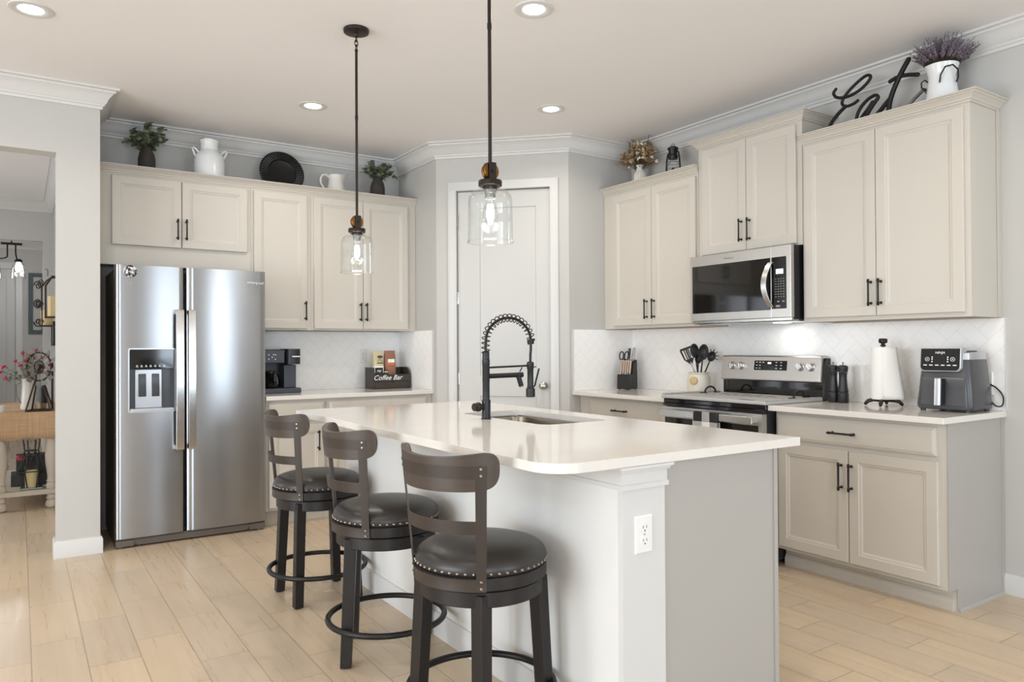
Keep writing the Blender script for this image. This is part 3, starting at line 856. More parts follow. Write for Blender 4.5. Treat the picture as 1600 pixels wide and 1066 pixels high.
# left door, with the dispenser recess
ld_prof = bowed(FXa, .8955, .062, 1.778, 5.26, 5.192, .008, 24)
def yfront(x):
    for (xa_, y_a), (xb_, y_b) in zip(ld_prof[1:-1], ld_prof[2:-1]):
        if xa_ <= x <= xb_+1e-9: return y_a+(y_b-y_a)*(x-xa_)/(xb_-xa_)
dx0, dx1, dz0, dz1 = .573, .838, .853, 1.248
m = MB()
m.prism(ld_prof, 'z', dz1, 1.778)
m.prism(ld_prof, 'z', .062, dz0)
lp = [p for p in ld_prof[1:-1] if p[0] < dx0]; rp = [p for p in ld_prof[1:-1] if p[0] > dx1]
m.prism([(FXa, 5.26)]+lp+[(dx0, yfront(dx0)), (dx0, 5.26)], 'z', dz0, dz1)
m.prism([(dx1, 5.26), (dx1, yfront(dx1))]+rp+[(.8955, 5.26)], 'z', dz0, dz1)
ld = obj('left_door', m, M['steel'], t, ang=.9)
# dispenser: frame, control panel, cavity, paddles, tray
F = FY(5.186)
fr = MB()
o_, i_ = rrect(dx0-.006, dx1+.006, dz0-.006, dz1+.006, .014), rrect(dx0+.002, dx1-.002, dz0+.002, dz1-.002, .008)
fr.loops([[(x, 5.187, z) for x, z in o_], [(x, 5.178, z) for x, z in o_], [(x, 5.178, z) for x, z in i_], [(x, 5.21, z) for x, z in i_]], False, False)
obj('dispenser_frame', fr, M['silver'], ld)
cv = MB().box(dx0, dx1, 5.245, 5.255, dz0, dz1).box(dx0, dx0+.004, 5.19, 5.25, dz0, dz1).box(dx1-.004, dx1, 5.19, 5.25, dz0, dz1).box(dx0, dx1, 5.19, 5.25, dz1-.004, dz1).box(dx0, dx1, 5.19, 5.25, dz0, dz0+.006)
obj('dispenser_cavity', cv, M['plastic_grey'], ld, smooth=False)
obj('dispenser_control', MB().prism([(5.184, 1.245), (5.188, 1.125), (5.244, 1.12), (5.244, 1.245)], 'x', dx0+.004, dx1-.004), M['blackglass'], ld, smooth=False)
ic = MB(F)
for k in range(7): ic.box(.612+k*.026, .612+k*.026+.013, 1.135, 1.138, -.0005, .003).box(.614+k*.026, .614+k*.026+.008, 1.142, 1.146, -.0005, .003)
obj('dispenser_icons', ic, M['letters'], ld, smooth=False)
obj('dispenser_backplate', MB().box(.612, .768, 5.232, 5.245, .872, 1.118), M['silver'], ld, bevel=.003)
for x in (.631, .708):
    obj('dispenser_paddle', MB().prism([(5.229, 1.09), (5.214, .955), (5.219, .945), (5.234, .945), (5.234, 1.09)], 'x', x, x+.044), M['plastic_grey'], ld, bevel=.003)
obj('dispenser_tray', MB().box(dx0+.006, dx1-.006, 5.176, 5.245, dz0+.001, dz0+.019), M['silver'], ld, bevel=.003)
# handles: long flat bars
for d, xa_, xb_ in ((ld, .838, .886), (rd, .912, .957)):
    m = MB().prism([(5.186, 1.500), (5.133, 1.500), (5.128, 1.485), (5.122, 1.05), (5.128, .615), (5.133, .600), (5.186, .600), (5.186, .625), (5.152, .632), (5.142, 1.05), (5.152, 1.468), (5.186, 1.475)], 'x', xa_, xb_)
    obj('handle', m, M['steel_h'], d, bevel=.003)
obj('base_grille', MB().box(.50, 1.412, 5.215, 5.27, .012, .058).box(.50, .60, 5.195, 5.215, .012, .05).box(1.31, 1.412, 5.195, 5.215, .012, .05).prism([(.60, .03), (.625, .012), (1.285, .012), (1.31, .03), (1.31, .05), (.60, .05)], 'y', 5.205, 5.215), M['kick'], t, smooth=False)
for x in (.53, 1.38): obj('front_foot', MB().cyl((x, 5.23, 0), (x, 5.23, .014), .018, 14), M['kick'], t)
for x in (.56, 1.35): obj('hinge_cover', MB().box(x-.045, x+.045, 5.235, 5.34, 1.757, 1.778), M['plastic_black'], t, bevel=.005)
text('brand_lettering', 'Whirlpool', .026, (1.345, 5.181, 1.697), '-y', M['steel_plain'], rd, .1)
text('model_lettering', '< 3', .022, (.575, 5.182, 1.663), '-y', M['silver'], ld)
single('fridge_magnet', MB().lathe([(0, -.006), (.036, -.006), (.039, -.004), (.039, 0)], (.58, 5.1845, 1.737), 28, 'y'), M['photo'],
       'round monochrome photo magnet at the upper left of the refrigerator door', 'magnet', (.58, 5.185, 1.737))

# ------------------------------------------------------------------ range
RY0, RY1 = 2.661, 3.440
t = thing('range', 'freestanding stainless electric range between the two countertops', 'range', (3.8, 3.05, 0))
obj('body', MB().box(3.50, 4.10, RY0, RY1, .03, .885), M['plastic_black'], t, smooth=False)
obj('cooktop', MB().box(3.478, 4.03, RY0-.004, RY1+.004, .886, .912), M['blackglass'], t, bevel=.004)
obj('front_trim', MB().box(3.468, 3.50, RY0, RY1, .868, .886), M['blackglass'], t, bevel=.003)
od = obj('oven_door', MB().box(3.457, 3.499, RY0+.004, RY1-.004, .795, .863).box(3.457, 3.499, RY0+.004, RY0+.04, .20, .795).box(3.457, 3.499, RY1-.04, RY1-.004, .20, .795).box(3.457, 3.499, RY0+.04, RY1-.04, .20, .27), M['steel_range'], t, smooth=False)
obj('oven_window', MB().box(3.455, 3.495, RY0+.03, RY1-.03, .262, .797), M['ovenglass'], od, smooth=False)
h = MB().box(3.398, 3.412, RY0+.03, RY1-.03, .808, .850)
obj('handle', h, M['steel_h'], od, bevel=.004)
for y in (RY0+.045, RY1-.075): obj('handle_bracket', MB().box(3.41, 3.458, y, y+.03, .812, .846), M['steel_plain'], od, bevel=.003)
obj('drawer', MB().box(3.457, 3.499, RY0+.004, RY1-.004, .05, .192), M['steel_range'], t, bevel=.003)
obj('riser', MB().prism([(4.045, .912), (4.045, 1.018), (4.10, 1.02), (4.10, .912)], 'y', RY0+.008, RY1-.006), M['blackglass'], t, smooth=False)
bg = obj('backguard', MB().prism([(4.022, 1.020), (4.012, 1.026), (4.032, 1.176), (4.042, 1.186), (4.088, 1.186), (4.088, 1.020)], 'y', RY0+.012, RY1-.008), M['steel_range'], t, bevel=.006)
obj('end_cap', MB().prism([(4.034, .915), (4.05, 1.15), (4.06, 1.17), (4.1, 1.17), (4.1, .915)], 'y', RY0, RY0+.0118), M['plastic_black'], t, smooth=False)
bgx = lambda z: 4.012+.02*(z-1.026)/.15
pn = MB().add([(bgx(1.09)-.001, 2.912, 1.09), (bgx(1.09)-.001, 3.160, 1.09), (bgx(1.152)-.001, 3.160, 1.152), (bgx(1.152)-.001, 2.912, 1.152), (bgx(1.09)+.004, 2.912, 1.09), (bgx(1.09)+.004, 3.160, 1.09), (bgx(1.152)+.004, 3.160, 1.152), (bgx(1.152)+.004, 2.912, 1.152)],
              [(0, 1, 2, 3), (4, 5, 6, 7), (0, 1, 5, 4), (1, 2, 6, 5), (2, 3, 7, 6), (3, 0, 4, 7)])
cp = obj('control_panel', pn, M['blackglass'], bg, smooth=False)
random.seed(4)
for y in (3.14, 3.115, 3.09, 2.99, 2.955, 2.93):
    for z in (1.103, 1.122, 1.141):
        x = bgx(z)-.0016
        if random.random() < .8: obj('button_mark', MB().box(x-.0004, x+.0006, y-.006, y+.006, z-.002, z+.002), M['letters'], bg, smooth=False)
obj('clock', MB().box(bgx(1.135)-.002, bgx(1.135)-.001, 3.03, 3.055, 1.131, 1.142), M['lcd'], bg, smooth=False)
for y in (3.338, 3.265, 2.815, 2.740):
    z = 1.116; x = bgx(z)
    k = obj('knob', MB().tube([(x, y, z), (x-.006, y, z), (x-.008, y, z-.0), (x-.026, y, z+.003), (x-.029, y, z+.003)], [.027, .027, .0235, .0215, .019], 28), M['steel_h'], bg)
    obj('knob_grip', MB().box(x-.034, x-.026, y-.004, y+.004, z-.018, z+.022), M['steel_plain'], k, bevel=.002)
# stove cover board with rims and two arched handles
t = thing('stove_cover', 'grey metal cooktop cover board with two black arched handles lying on the range', 'stove cover', (3.74, 3.05, .9125))
c = MB().box(3.462, 4.005, RY0-.012, RY1+.014, .9145, .936)
obj('board', c, M['coverboard'], t, bevel=.006)
for y0, y1 in ((RY1-.012, RY1+.012), (RY0-.010, RY0+.014)): obj('side_rim', MB().box(3.468, 4.0, y0, y1, .9365, .947 if y0 > 3 else .939), M['coverboard'], t, bevel=.003)
for x, y in ((3.86, RY1-.05), (3.86, RY0+.05)):
    ay = .0
    o = obj('handle', MB().tube([(x-.052*cos(a), y, .9375+.040*sin(a)) for a in [PI*i/16 for i in range(17)]], .006, 10).box(x-.09, x-.045, y-.012, y+.012, .9365, .941).box(x+.045, x+.09, y-.012, y+.012, .9365, .941), M['black'], t)
random.seed(9)
mk = MB()
for k in range(11):
    y = 3.33-.058*k; mk.box(3.74, 3.76+random.random()*.02, y-.02, y+.012, .9362, .9366)
for k in range(5):
    y = 3.25-.09*k; mk.box(3.82, 3.86, y-.018, y+.018, .9362, .9366)
obj('faded_print', mk, M['charmark'], t, smooth=False)
obj('corner_print', MB().box(3.475, 3.52, 2.75, 2.85, .9362, .9366), M['charmark'], t, smooth=False)
# towel over the oven handle
m = MB()
tw = lambda z: .0025*sin(z*40)
L = []
prof = [(3.4155, .70)]+[(3.4155, .70+.155*i/6) for i in range(1, 7)]+[(3.405, .8555)]+[(3.3935, .855-.17*i/8) for i in range(9)]
L = [[(x+(.004*sin(y*70+z*9) if x < 3.4 else 0), y, z) for x, z in prof] for y in [2.929+.187*j/14 for j in range(15)]]
for a, b in zip(L[:-1], L[1:]):
    n = len(m.v); m.v += a+b
    k = len(a)
    m.f += [(n+i, n+i+1, n+k+i+1, n+k+i) for i in range(k-1)]
tag(obj('dish_towel', m, M['plaid'], origin=(3.40, 3.02, .70), solid=.002), 'black and white checked dish towel hanging over the oven handle', 'towel')

# ------------------------------------------------------------------ microwave
t = thing('microwave', 'stainless over-the-range microwave hung under the raised cabinet', 'microwave', (3.9, 3.05, 1.40))
MY0, MY1, MZ0, MZ1, MX_ = 2.662, 3.432, 1.402, 1.838, 3.722
obj('case', MB().box(MX_+.03, 4.105, MY0+.001, MY1-.001, MZ0, MZ1), M['plastic_black'], t, smooth=False)
F = FX(MX_+.03)
dr = obj('door', MB(F).rects(2.797, MY1, MZ0+.012, MZ1, [(0, 0), (0, .0285), (.0015, .03)]), M['steel_range'], t, smooth=False)
obj('window', MB(F).rects(2.802, MY1-.018, 1.462, 1.772, [(0, .02), (0, .0308), (.003, .0314)]), M['ovenglass'], dr, smooth=False)
pn = obj('control_side', MB(F).rects(MY0, 2.7963, MZ0+.012, MZ1, [(0, 0), (0, .0285), (.0015, .03)]), M['steel_range'], t, smooth=False)
cp = obj('control_panel', MB(F).rects(2.692, 2.7935, 1.466, 1.772, [(0, .02), (0, .0308), (.003, .0314)]), M['blackglass'], pn, smooth=False)
obj('clock_display', MB(F).box(2.712, 2.762, 1.672, 1.70, .0312, .0318), M['lcd'], pn, smooth=False)
ic = MB(F)
for i in range(4):
    for j in range(8):
        ic.box(2.706+.018*i, 2.706+.018*i+.008, 1.535+.015*j, 1.535+.015*j+.004, .0312, .0317)
for q_ in ((2.705, 2.72, 1.505, 1.513), (2.74, 2.755, 1.505, 1.513), (2.735, 2.765, 1.476, 1.488)): obj('button_mark', MB(F).box(*q_, .0312, .0317), M['lettergrey'], pn, smooth=False)
obj('keypad', ic, M['lettergrey'], pn, smooth=False)
hp = []
for i in range(13):
    s_ = i/12
    hp.append((MX_-.008-.036*sin(PI*s_)**.7, 2.796+.026*sin(PI*s_), 1.478+.268*s_))
m = MB()
L = [[(x, y-.018, z), (x, y+.018, z), (x+.010, y+.018, z), (x+.010, y-.018, z)] for x, y, z in hp]
m.loops(L)
obj('handle', m, M['steel_h'], dr, bevel=.002)
obj('vent_lip', MB().prism([(MX_+.012, MZ0-.004), (MX_+.03, MZ0-.010), (4.08, MZ0-.010), (4.08, MZ0-.001), (MX_+.012, MZ0+.010)], 'y', MY0+.003, MY1-.003), M['steel_plain'], t, smooth=False)
obj('task_lamp', MB().box(3.93, 4.0, 2.86, 2.94, MZ0-.0115, MZ0-.0103), M['lens'], t, smooth=False)
area('microwave_task_light', (3.965, 2.90, MZ0-.014), (0, 0, -1), .08, .07, P_MW, (1, .93, .82))
text('brand_lettering', 'Whirlpool', .018, (MX_-.0004, 3.115, 1.803), '-x', M['lettergrey'], dr, .1)

# ------------------------------------------------------------------ bar stools
def stool_radius(z): return .2165+.034*max(0, (z-.54))/.345
def arcsheet(m, p0, p1, z0, z1, th, nphi=20, nz=4, zf=None):
    """a curved strip following the seat rim: p = angle, zf(s, v) bends its height"""
    L = []
    for i in range(nphi+1):
        p = p0+(p1-p0)*i/nphi
        a, b = [], []
        for j in range(nz+1):
            z = z0+(z1-z0)*j/nz
            if zf: z = zf(i/nphi, j/nz)
            r = stool_radius(z)
            a.append((r*cos(p), r*sin(p), z)); b.append(((r+th)*cos(p), (r+th)*sin(p), z))
        L.append(a+b[::-1])
    return m.loops(L)
def make_stool(loc, label):
    t = thing('bar_stool', label, 'bar stool', (0, 0, 0), 'swivel bar stools along the island')
    q = lambda x, y, h: [(x-h, y-h), (x+h, y-h), (x+h, y+h), (x-h, y+h)]
    base = []
    for sx, sy in ((1, 1), (-1, 1), (-1, -1), (1, -1)):
        base.append(obj('leg', MB().hexa(q(sx*.150, sy*.150, .0215), .004, q(sx*.131, sy*.131, .0235), .500), M['wood'], t, bevel=.003))
        base.append(obj('foot_glide', MB().cyl((sx*.150, sy*.150, 0), (sx*.150, sy*.150, .0045), .012, 12), M['plastic_black'], base[-1]))
    base.append(obj('apron', MB().lathe([(.0, .462), (.172, .462), (.176, .460), (.199, .460), (.202, .463), (.202, .506), (.198, .509), (0, .509)], n=56), M['wood'], t))
    base.append(obj('footrest_ring', MB().tube(arc((0, 0), 0.2365, 0, 2*PI, 64, .147)[:-1], .0118, 12, True), M['black'], t))
    obj('seat_ring', MB().lathe([(0, .5135), (.211, .5135), (.2145, .516), (.2145, .551), (.212, .5535), (0, .5535)], n=64), M['wood'], t)
    obj('seat_cushion', MB().lathe([(.0, .5535), (.209, .5535), (.2135, .560), (.2155, .571), (.2135, .583), (.205, .597), (.188, .609), (.155, .619), (.10, .625), (.04, .6275), (0, .628)], n=64), M['leather'], t, ang=1.5)
    m = MB()
    for k in range(52):
        a = 2*PI*(k+.5)/52
        m.ball((.2135*cos(a), .2135*sin(a), .566), .0062, 8, 6)
    obj('nailhead_trim', m, M['nail'], t)
    # steel back frame: rim band, two leaning uprights, middle band, top band
    A = rad(44)
    dA = .016/.23
    m = MB()
    arcsheet(m, PI-A-dA, PI+A+dA, .5145, .5525, .004)
    for s_ in (-1, 1): arcsheet(m, PI+s_*A-dA, PI+s_*A+dA, .5525, .897, .0045, 3, 8)
    arcsheet(m, PI-A+dA, PI+A-dA, .690, .730, .0045)
    arcsheet(m, PI-A+dA, PI+A-dA, .857, .897, .0045)
    bf = obj('back_frame', m, M['backsteel'], t, ang=.5)
    for s_ in (-1, 1):
        for z in (.524, .545, .868, .888):
            r = stool_radius(z)+.0045
            p = PI+s_*A
            obj('screw', MB().tube([((r-.002)*cos(p), (r-.002)*sin(p), z), ((r+.001)*cos(p), (r+.001)*sin(p), z), ((r+.0028)*cos(p), (r+.0028)*sin(p), z)], [.005, .005, .003], 10), M['nail'], bf)
    # headrest: a bent board with rounded ends inside the frame
    H = rad(57)
    L = []
    n = 72
    for i in range(n+1):
        e = sin(PI/2*(2*i/n-1))
        p = PI+H*e
        hh = .0625*(max(0, 1-abs(e)**10))**.4
        zc = .879+.006*e*e
        z0, z1 = zc-max(hh, .004), zc+max(hh, .004)
        z1 -= .022*(1-e*e)*min(1, hh/.06)
        ri = stool_radius(.88)-.021
        ro = stool_radius(.88)-.0015
        L.append([(ro*cos(p), ro*sin(p), z0), ((ro+(z1-z0)*.09)*cos(p), (ro+(z1-z0)*.09)*sin(p), z1), ((ri+(z1-z0)*.09)*cos(p), (ri+(z1-z0)*.09)*sin(p), z1), (ri*cos(p), ri*sin(p), z0)])
    obj('headrest', MB().loops(L), M['headwood'], t, bevel=.004, ang=.8)
    return t, base
def set_stool(t, loc, base_rot, seat_dir, label):
    t['label'] = label
    t.location = loc
    for c in t.children:
        n = c.name.split('.')[0]
        c.rotation_euler.z = base_rot if n in ('leg', 'apron', 'footrest_ring') else seat_dir-PI
st0, _ = make_stool((0, 0, 0), '')
st1, st2 = copy_tree(st0), copy_tree(st0)
set_stool(st0, (1.261, 2.08, 0), rad(14), rad(195), 'bar stool nearest the camera, beside the rounded corner of the island top')
set_stool(st1, (1.263, 2.835, 0), rad(-27), rad(181), 'middle of the three dark bar stools along the island')
set_stool(st2, (1.263, 3.68, 0), rad(0), rad(185), 'farthest bar stool, the one in front of the refrigerator end of the island')

# ------------------------------------------------------------------ pendants and ceiling lights
def pendant(x, y, label):
    t = thing('pendant_light', label, 'pendant light', (x, y, CZ), 'pendant lights over the island')
    obj('canopy', MB().lathe([(0, CZ), (.062, CZ), (.064, CZ-.004), (.062, CZ-.016), (.05, CZ-.021), (.012, CZ-.024), (.009, CZ-.034), (0, CZ-.034)], (x, y, 0), 36), M['bronze'], t)
    for k in range(3):
        z = CZ-.046-.023*k
        m = MB()
        pts = []
        for i in range(16):
            a = 2*PI*i/16
            pts.append((x+(.008*cos(a) if k % 2 else 0), y+(0 if k % 2 else .008*cos(a)), z+.017*sin(a)))
        obj('chain_link', m.tube(pts, .0024, 8, True), M['bronze'], t)
    obj('rod', MB().cyl((x, y, CZ-.105), (x, y, 1.90), .0066, 12).cyl((x, y, 2.392), (x, y, 2.412), .0082, 12).ball((x, y, CZ-.106), .009), M['bronze'], t)
    zt = 1.845
    br = MB()
    for s_ in (-1, 1):
        br.box(x-.0145, x+.0145, y+s_*.018-.0022, y+s_*.018+.0022, zt-.002, zt+.062)
    br.box(x-.0145, x+.0145, y-.0205, y+.0205, zt+.058, zt+.0635)
    br.cyl((x, y-.027, zt+.033), (x, y+.027, zt+.033), .0055, 12)
    obj('yoke', br, M['bronze'], t, bevel=.0015)
    obj('pulley_wheel', MB().lathe([(.006, -.0125), (.029, -.0125), (.031, -.010), (.031, -.007), (.024, -.003), (.024, .003), (.031, .007), (.031, .010), (.029, .0125), (.006, .0125)], (x, y, zt+.033), 32, 'y'), M['brass'], t)
    obj('cap', MB().lathe([(0, zt), (.041, zt), (.0425, zt-.003), (.0425, zt-.019), (.039, zt-.021), (.026, zt-.021), (.026, zt-.032), (0, zt-.032)], (x, y, 0), 32), M['bronze'], t)
    obj('lamp_holder', MB().lathe([(0, zt-.0325), (.0215, zt-.0325), (.0215, zt-.045), (.0185, zt-.047), (.0185, zt-.062), (0, zt-.062)], (x, y, 0), 24), M['galv'], t)
    prof = [(.0285, zt-.022), (.033, zt-.030), (.052, zt-.036), (.066, zt-.043), (.0755, zt-.056), (.0785, zt-.075), (.0795, zt-.12), (.0805, zt-.21), (.083, zt-.220)]
    n = 48
    m = MB().loops([[(x+r*cos(2*PI*i/n), y+r*sin(2*PI*i/n), z) for i in range(n)] for r, z in prof], False, False)
    o = obj('shade', m, M['glass'], t, ang=1.2)
    obj('shade_rim', MB().tube(arc((x, y), .083, 0, 2*PI, 48, zt-.221)[:-1], .0016, 8, True), M['glass'], o)
    obj('bulb', MB().lathe([(0, zt-.0625), (.012, zt-.0625), (.013, zt-.075), (.022, zt-.098), (.0275, zt-.120), (.026, zt-.140), (.016, zt-.155), (0, zt-.159)], (x, y, 0), 24), M['glass'], t)
    obj('filament', MB().lathe([(0, zt-.083), (.0105, zt-.085), (.0135, zt-.110), (.0130, zt-.135), (0, zt-.143)], (x, y, 0), 16), M['bulb'], t)
    l = bpy.data.lights.new('pendant_bulb', 'POINT'); l.energy = P_PEND; l.color = (1, .98, .95); l.shadow_soft_size = .03
    lo = bpy.data.objects.new('pendant_bulb', l); COL.objects.link(lo); lo.location = (x, y, zt-.15)
pendant(1.406, 2.243, 'nearer pendant light with a clear glass shade, its rod running up out of the picture')
pendant(1.406, 3.50, 'farther pendant light with a clear glass shade, its round bronze canopy in view')
for x, y, lb in ((.045, 4.115, 'lit recessed ceiling light above the wall end at the left'), (2.022, 2.83, 'lit recessed ceiling light beside the nearer pendant rod'),
                 (2.965, 3.958, 'lit recessed ceiling light in front of the pantry'), (1.608, 4.754, 'lit recessed ceiling light nearest the cabinets over the refrigerator')):
    t = thing('recessed_light', lb, 'ceiling light', (x, y, CZ), 'recessed ceiling lights')
    obj('trim_ring', MB().lathe([(.052, CZ-.002), (.056, CZ-.005), (.078, CZ-.007), (.090, CZ-.005), (.093, CZ-.0003), (.052, CZ-.0003)], (x, y, 0), 40), M['trim'], t)
    obj('lens', MB().lathe([(0, CZ-.0036), (.0525, CZ-.0036), (.0525, CZ-.0006), (0, CZ-.0006)], (x, y, 0), 32), M['lens'], t)
    area('downlight_and_fill', (x, y, CZ-.010), (0, 0, -1), .10, .10, P_DOWN, (1, .92, .81), 'DISK', rad(150))
# added fill lamps without fixtures, under the unseen living side ceiling
for x, y in ((.05, 1.3), (2.95, 1.2), (-2.4, 3.2), (-2.4, .4), (.4, -1.8), (2.9, -1.8)):
    area('downlight_and_fill', (x, y, CZ-.006), (0, 0, -1), .10, .10, P_DOWN, (1, .92, .81), 'DISK', rad(150))

# ------------------------------------------------------------------ things on the counters
def rot2(pts, c, a):
    return [(c[0]+(x-c[0])*cos(a)-(y-c[1])*sin(a), c[1]+(x-c[0])*sin(a)+(y-c[1])*cos(a), z) for x, y, z in pts]
CT = .9142
# coffee maker
x0, x1, y0, y1 = 1.475, 1.775, 5.54, 5.80
t = thing('coffee_maker', 'black dual coffee maker with a glass carafe, half hidden behind the refrigerator', 'coffee maker', (1.62, 5.66, CT))
obj('base', MB().box(x0, x1, y0-.01, y1, CT, CT+.036), M['navy'], t, bevel=.006)
obj('back_body', MB().box(x0, x1-.02, y0+.15, y1, CT+.036, CT+.30), M['plastic_black'], t, bevel=.006)
obj('column', MB().box(1.655, 1.748, y0+.03, y0+.15, CT+.036, CT+.21), M['navy'], t, bevel=.006)
obj('brew_head', MB().box(x0, 1.652, y0, y0+.15, CT+.225, CT+.318), M['navy'], t, bevel=.005)
obj('lid', MB().box(x0, 1.66, y0+.01, y1, CT+.305, CT+.326), M['plastic_black'], t, bevel=.005)
m = MB().loops([[(x, y, z) for x, y in rrect(1.657, 1.775, y0-.012, y0+.17, .035)] for z in (CT+.215, CT+.33)])
h = obj('pod_head', m, M['plastic_black'], t)
obj('badge', MB().box(1.705, 1.762, y0-.014, y0-.0122, CT+.268, CT+.277), M['letters'], h, smooth=False)
ic = MB()
for a, b in ((1.535, .286), (1.57, .288), (1.585, .286), (1.535, .255), (1.56, .268), (1.583, .253)): ic.box(a-.004, a+.004, y0-.001, y0+.0005, CT+b-.004, CT+b+.004)
obj('buttons', ic, M['letters'], t, smooth=False)
c = obj('carafe', MB().lathe([(0, CT+.0365), (.05, CT+.037), (.058, CT+.05), (.06, CT+.09), (.054, CT+.125), (.045, CT+.14), (.045, CT+.15)], (1.575, y0+.072, 0), 28), M['carafe'], t)
obj('coffee', MB().lathe([(0, CT+.040), (.052, CT+.042), (.056, CT+.055), (.057, CT+.075), (0, CT+.075)], (1.575, y0+.072, 0), 24), M['boxbrown'], c)
obj('carafe_lid', MB().lathe([(0, CT+.15), (.048, CT+.15), (.048, CT+.162), (0, CT+.166)], (1.575, y0+.072, 0), 24), M['plastic_black'], c)
obj('carafe_handle', MB().tube([(1.575, y0+.02, CT+.155), (1.575, y0-.008, CT+.14), (1.575, y0-.010, CT+.09), (1.575, y0+.012, CT+.06)], .007, 8), M['plastic_black'], c)

# coffee bar box
bx0, bx1, by0, by1 = 2.375, 2.700, 5.575, 5.745
t = thing('coffee_caddy', 'dark wooden organiser box lettered Coffee Bar', 'box', (2.54, 5.66, CT))
m = MB().box(bx0+.012, bx1-.012, by0, by0+.010, CT+.062, CT+.117).box(bx0+.012, bx1-.012, by1-.010, by1, CT, CT+.172).box(bx0+.012, bx1-.012, by0+.010, by1-.010, CT+.056, CT+.064)
side = [(by0, CT), (by1, CT), (by1, CT+.174), (by0+.05, CT+.174), (by0+.02, CT+.155), (by0, CT+.120)]
m.prism(side, 'x', bx0, bx0+.012).prism(side, 'x', bx1-.012, bx1)
obj('box', m, M['boxbrown'], t, smooth=False)
d = obj('drawer', MB().box(bx0+.013, bx1-.013, by0-.002, by1-.012, CT+.002, CT+.058), M['boxbrown'], t, bevel=.002)
obj('finger_notch', MB().prism([(2.525, CT+.0585), (2.53, CT+.051), (2.56, CT+.051), (2.565, CT+.0585)], 'y', by0-.0028, by0-.0022), M['darkgap'], d, smooth=False)
text('lettering', 'Coffee Bar', .056, (2.50, by0-.0006, CT+.090), '-y', M['letters'], t, .35, .0005, 1.02)
def bag(x0, x1, yc, z0, z1, m_, name, label, loc):
    t = thing(name, label, 'coffee bag', loc)
    L = []
    for z, e, wd in ((z0, .026, 1), (z0+.02, .032, 1), ((z0+z1)/2, .03, 1), (z1-.035, .016, .97), (z1-.012, .004, .98), (z1, .0035, .98)):
        cx, hw = (x0+x1)/2, (x1-x0)/2*wd
        L.append([(cx+hw*c_, yc+e*s_, z) for c_, s_ in ((-1, -.6), (-.8, -1), (.8, -1), (1, -.6), (1, .6), (.8, 1), (-.8, 1), (-1, .6))])
    obj('pouch', MB().loops(L), m_, t, ang=.9)
    return t
ca = bag(2.405, 2.495, 5.66, CT+.0645, 1.222, M['bagcream'], 'coffee_bag', 'cream coffee bag with dark green label, left of the brown bag', (2.45, 5.66, CT+.0645))
obj('label_oval', MB().loops([[(2.458+.024*cos(a), h, 1.175+.011*sin(a)) for a in [2*PI*i/20 for i in range(20)]] for h in (5.629, 5.632)]), M['greenlabel'], ca, smooth=False)
obj('label_print', MB().tube([(2.435, 5.630, 1.137), (2.455, 5.629, 1.157), (2.48, 5.630, 1.135)], .002, 6).box(2.43, 2.485, 5.629, 5.631, 1.120, 1.128), M['greenlabel'], ca, smooth=False)
cb = bag(2.505, 2.600, 5.655, CT+.0645, 1.225, M['bagbrown'], 'coffee_bag', 'brown coffee bag with white and orange label in the organiser', (2.55, 5.655, CT+.0645))
obj('label', MB().box(2.524, 2.582, 5.622, 5.6255, 1.118, 1.156), M['letters'], cb, smooth=False)
obj('label_band', MB().box(2.524, 2.582, 5.6205, 5.6215, 1.105, 1.128), M['orange'], cb, smooth=False)
t = thing('pod_box', 'small black box with a white rim at the left front of the organiser', 'box', (2.44, 5.60, CT+.0645))
obj('carton', MB().box(2.395, 2.465, 5.588, 5.62, CT+.0645, CT+.176), M['plastic_black'], t, bevel=.002)
obj('rim', MB().box(2.392, 2.468, 5.585, 5.6225, CT+.174, CT+.186).box(2.392, 2.3945, 5.586, 5.59, CT+.13, CT+.1735).box(2.4655, 2.468, 5.586, 5.59, CT+.13, CT+.1735), M['letters'], t, smooth=False)
text('lettering', 'my', .03, (2.43, 5.5875, CT+.148), '-y', M['letters'], t, .3)
t = thing('snack_packet', 'small dark packet with pale lettering beside the black box in the organiser', 'packet', (2.495, 5.60, CT+.0645))
obj('packet', MB().box(2.473, 2.515, 5.59, 5.615, CT+.0645, CT+.152), M['boxbrown'], t, bevel=.003)
obj('print', MB().box(2.478, 2.51, 5.5885, 5.5895, CT+.134, CT+.143), M['bagcream'], t, smooth=False)

# knife block, turned toward the room, with scissors and knives
kc = (3.94, 4.29)
KA = rad(200)     # direction its front looks
def KB(a, b, z):   # a: forward, b: sideways, about the block centre
    return (kc[0]+a*cos(KA)-b*sin(KA), kc[1]+a*sin(KA)+b*cos(KA), z)
t = thing('knife_block', 'black knife block with a tall rear and low front tier', 'knife block', (kc[0], kc[1], CT))
obj('rear_tier', MB(lambda b, a, z: KB(a, b, z)).prism([(-.075, CT+.006), (.02, CT+.006), (-.005, CT+.205), (-.065, CT+.232)], 'x', -.052, .052), M['black'], t, bevel=.004)
obj('front_tier', MB(lambda b, a, z: KB(a, b, z)).prism([(.0215, CT+.006), (.072, CT+.006), (.066, CT+.118), (.010, CT+.122)], 'x', -.054, .054), M['black'], t, bevel=.004)
for b in (-.04, .04):
    for a in (-.06, .055): obj('foot', MB().cyl(KB(a, b, CT), KB(a, b, CT+.007), .007, 10), M['plastic_black'], t)
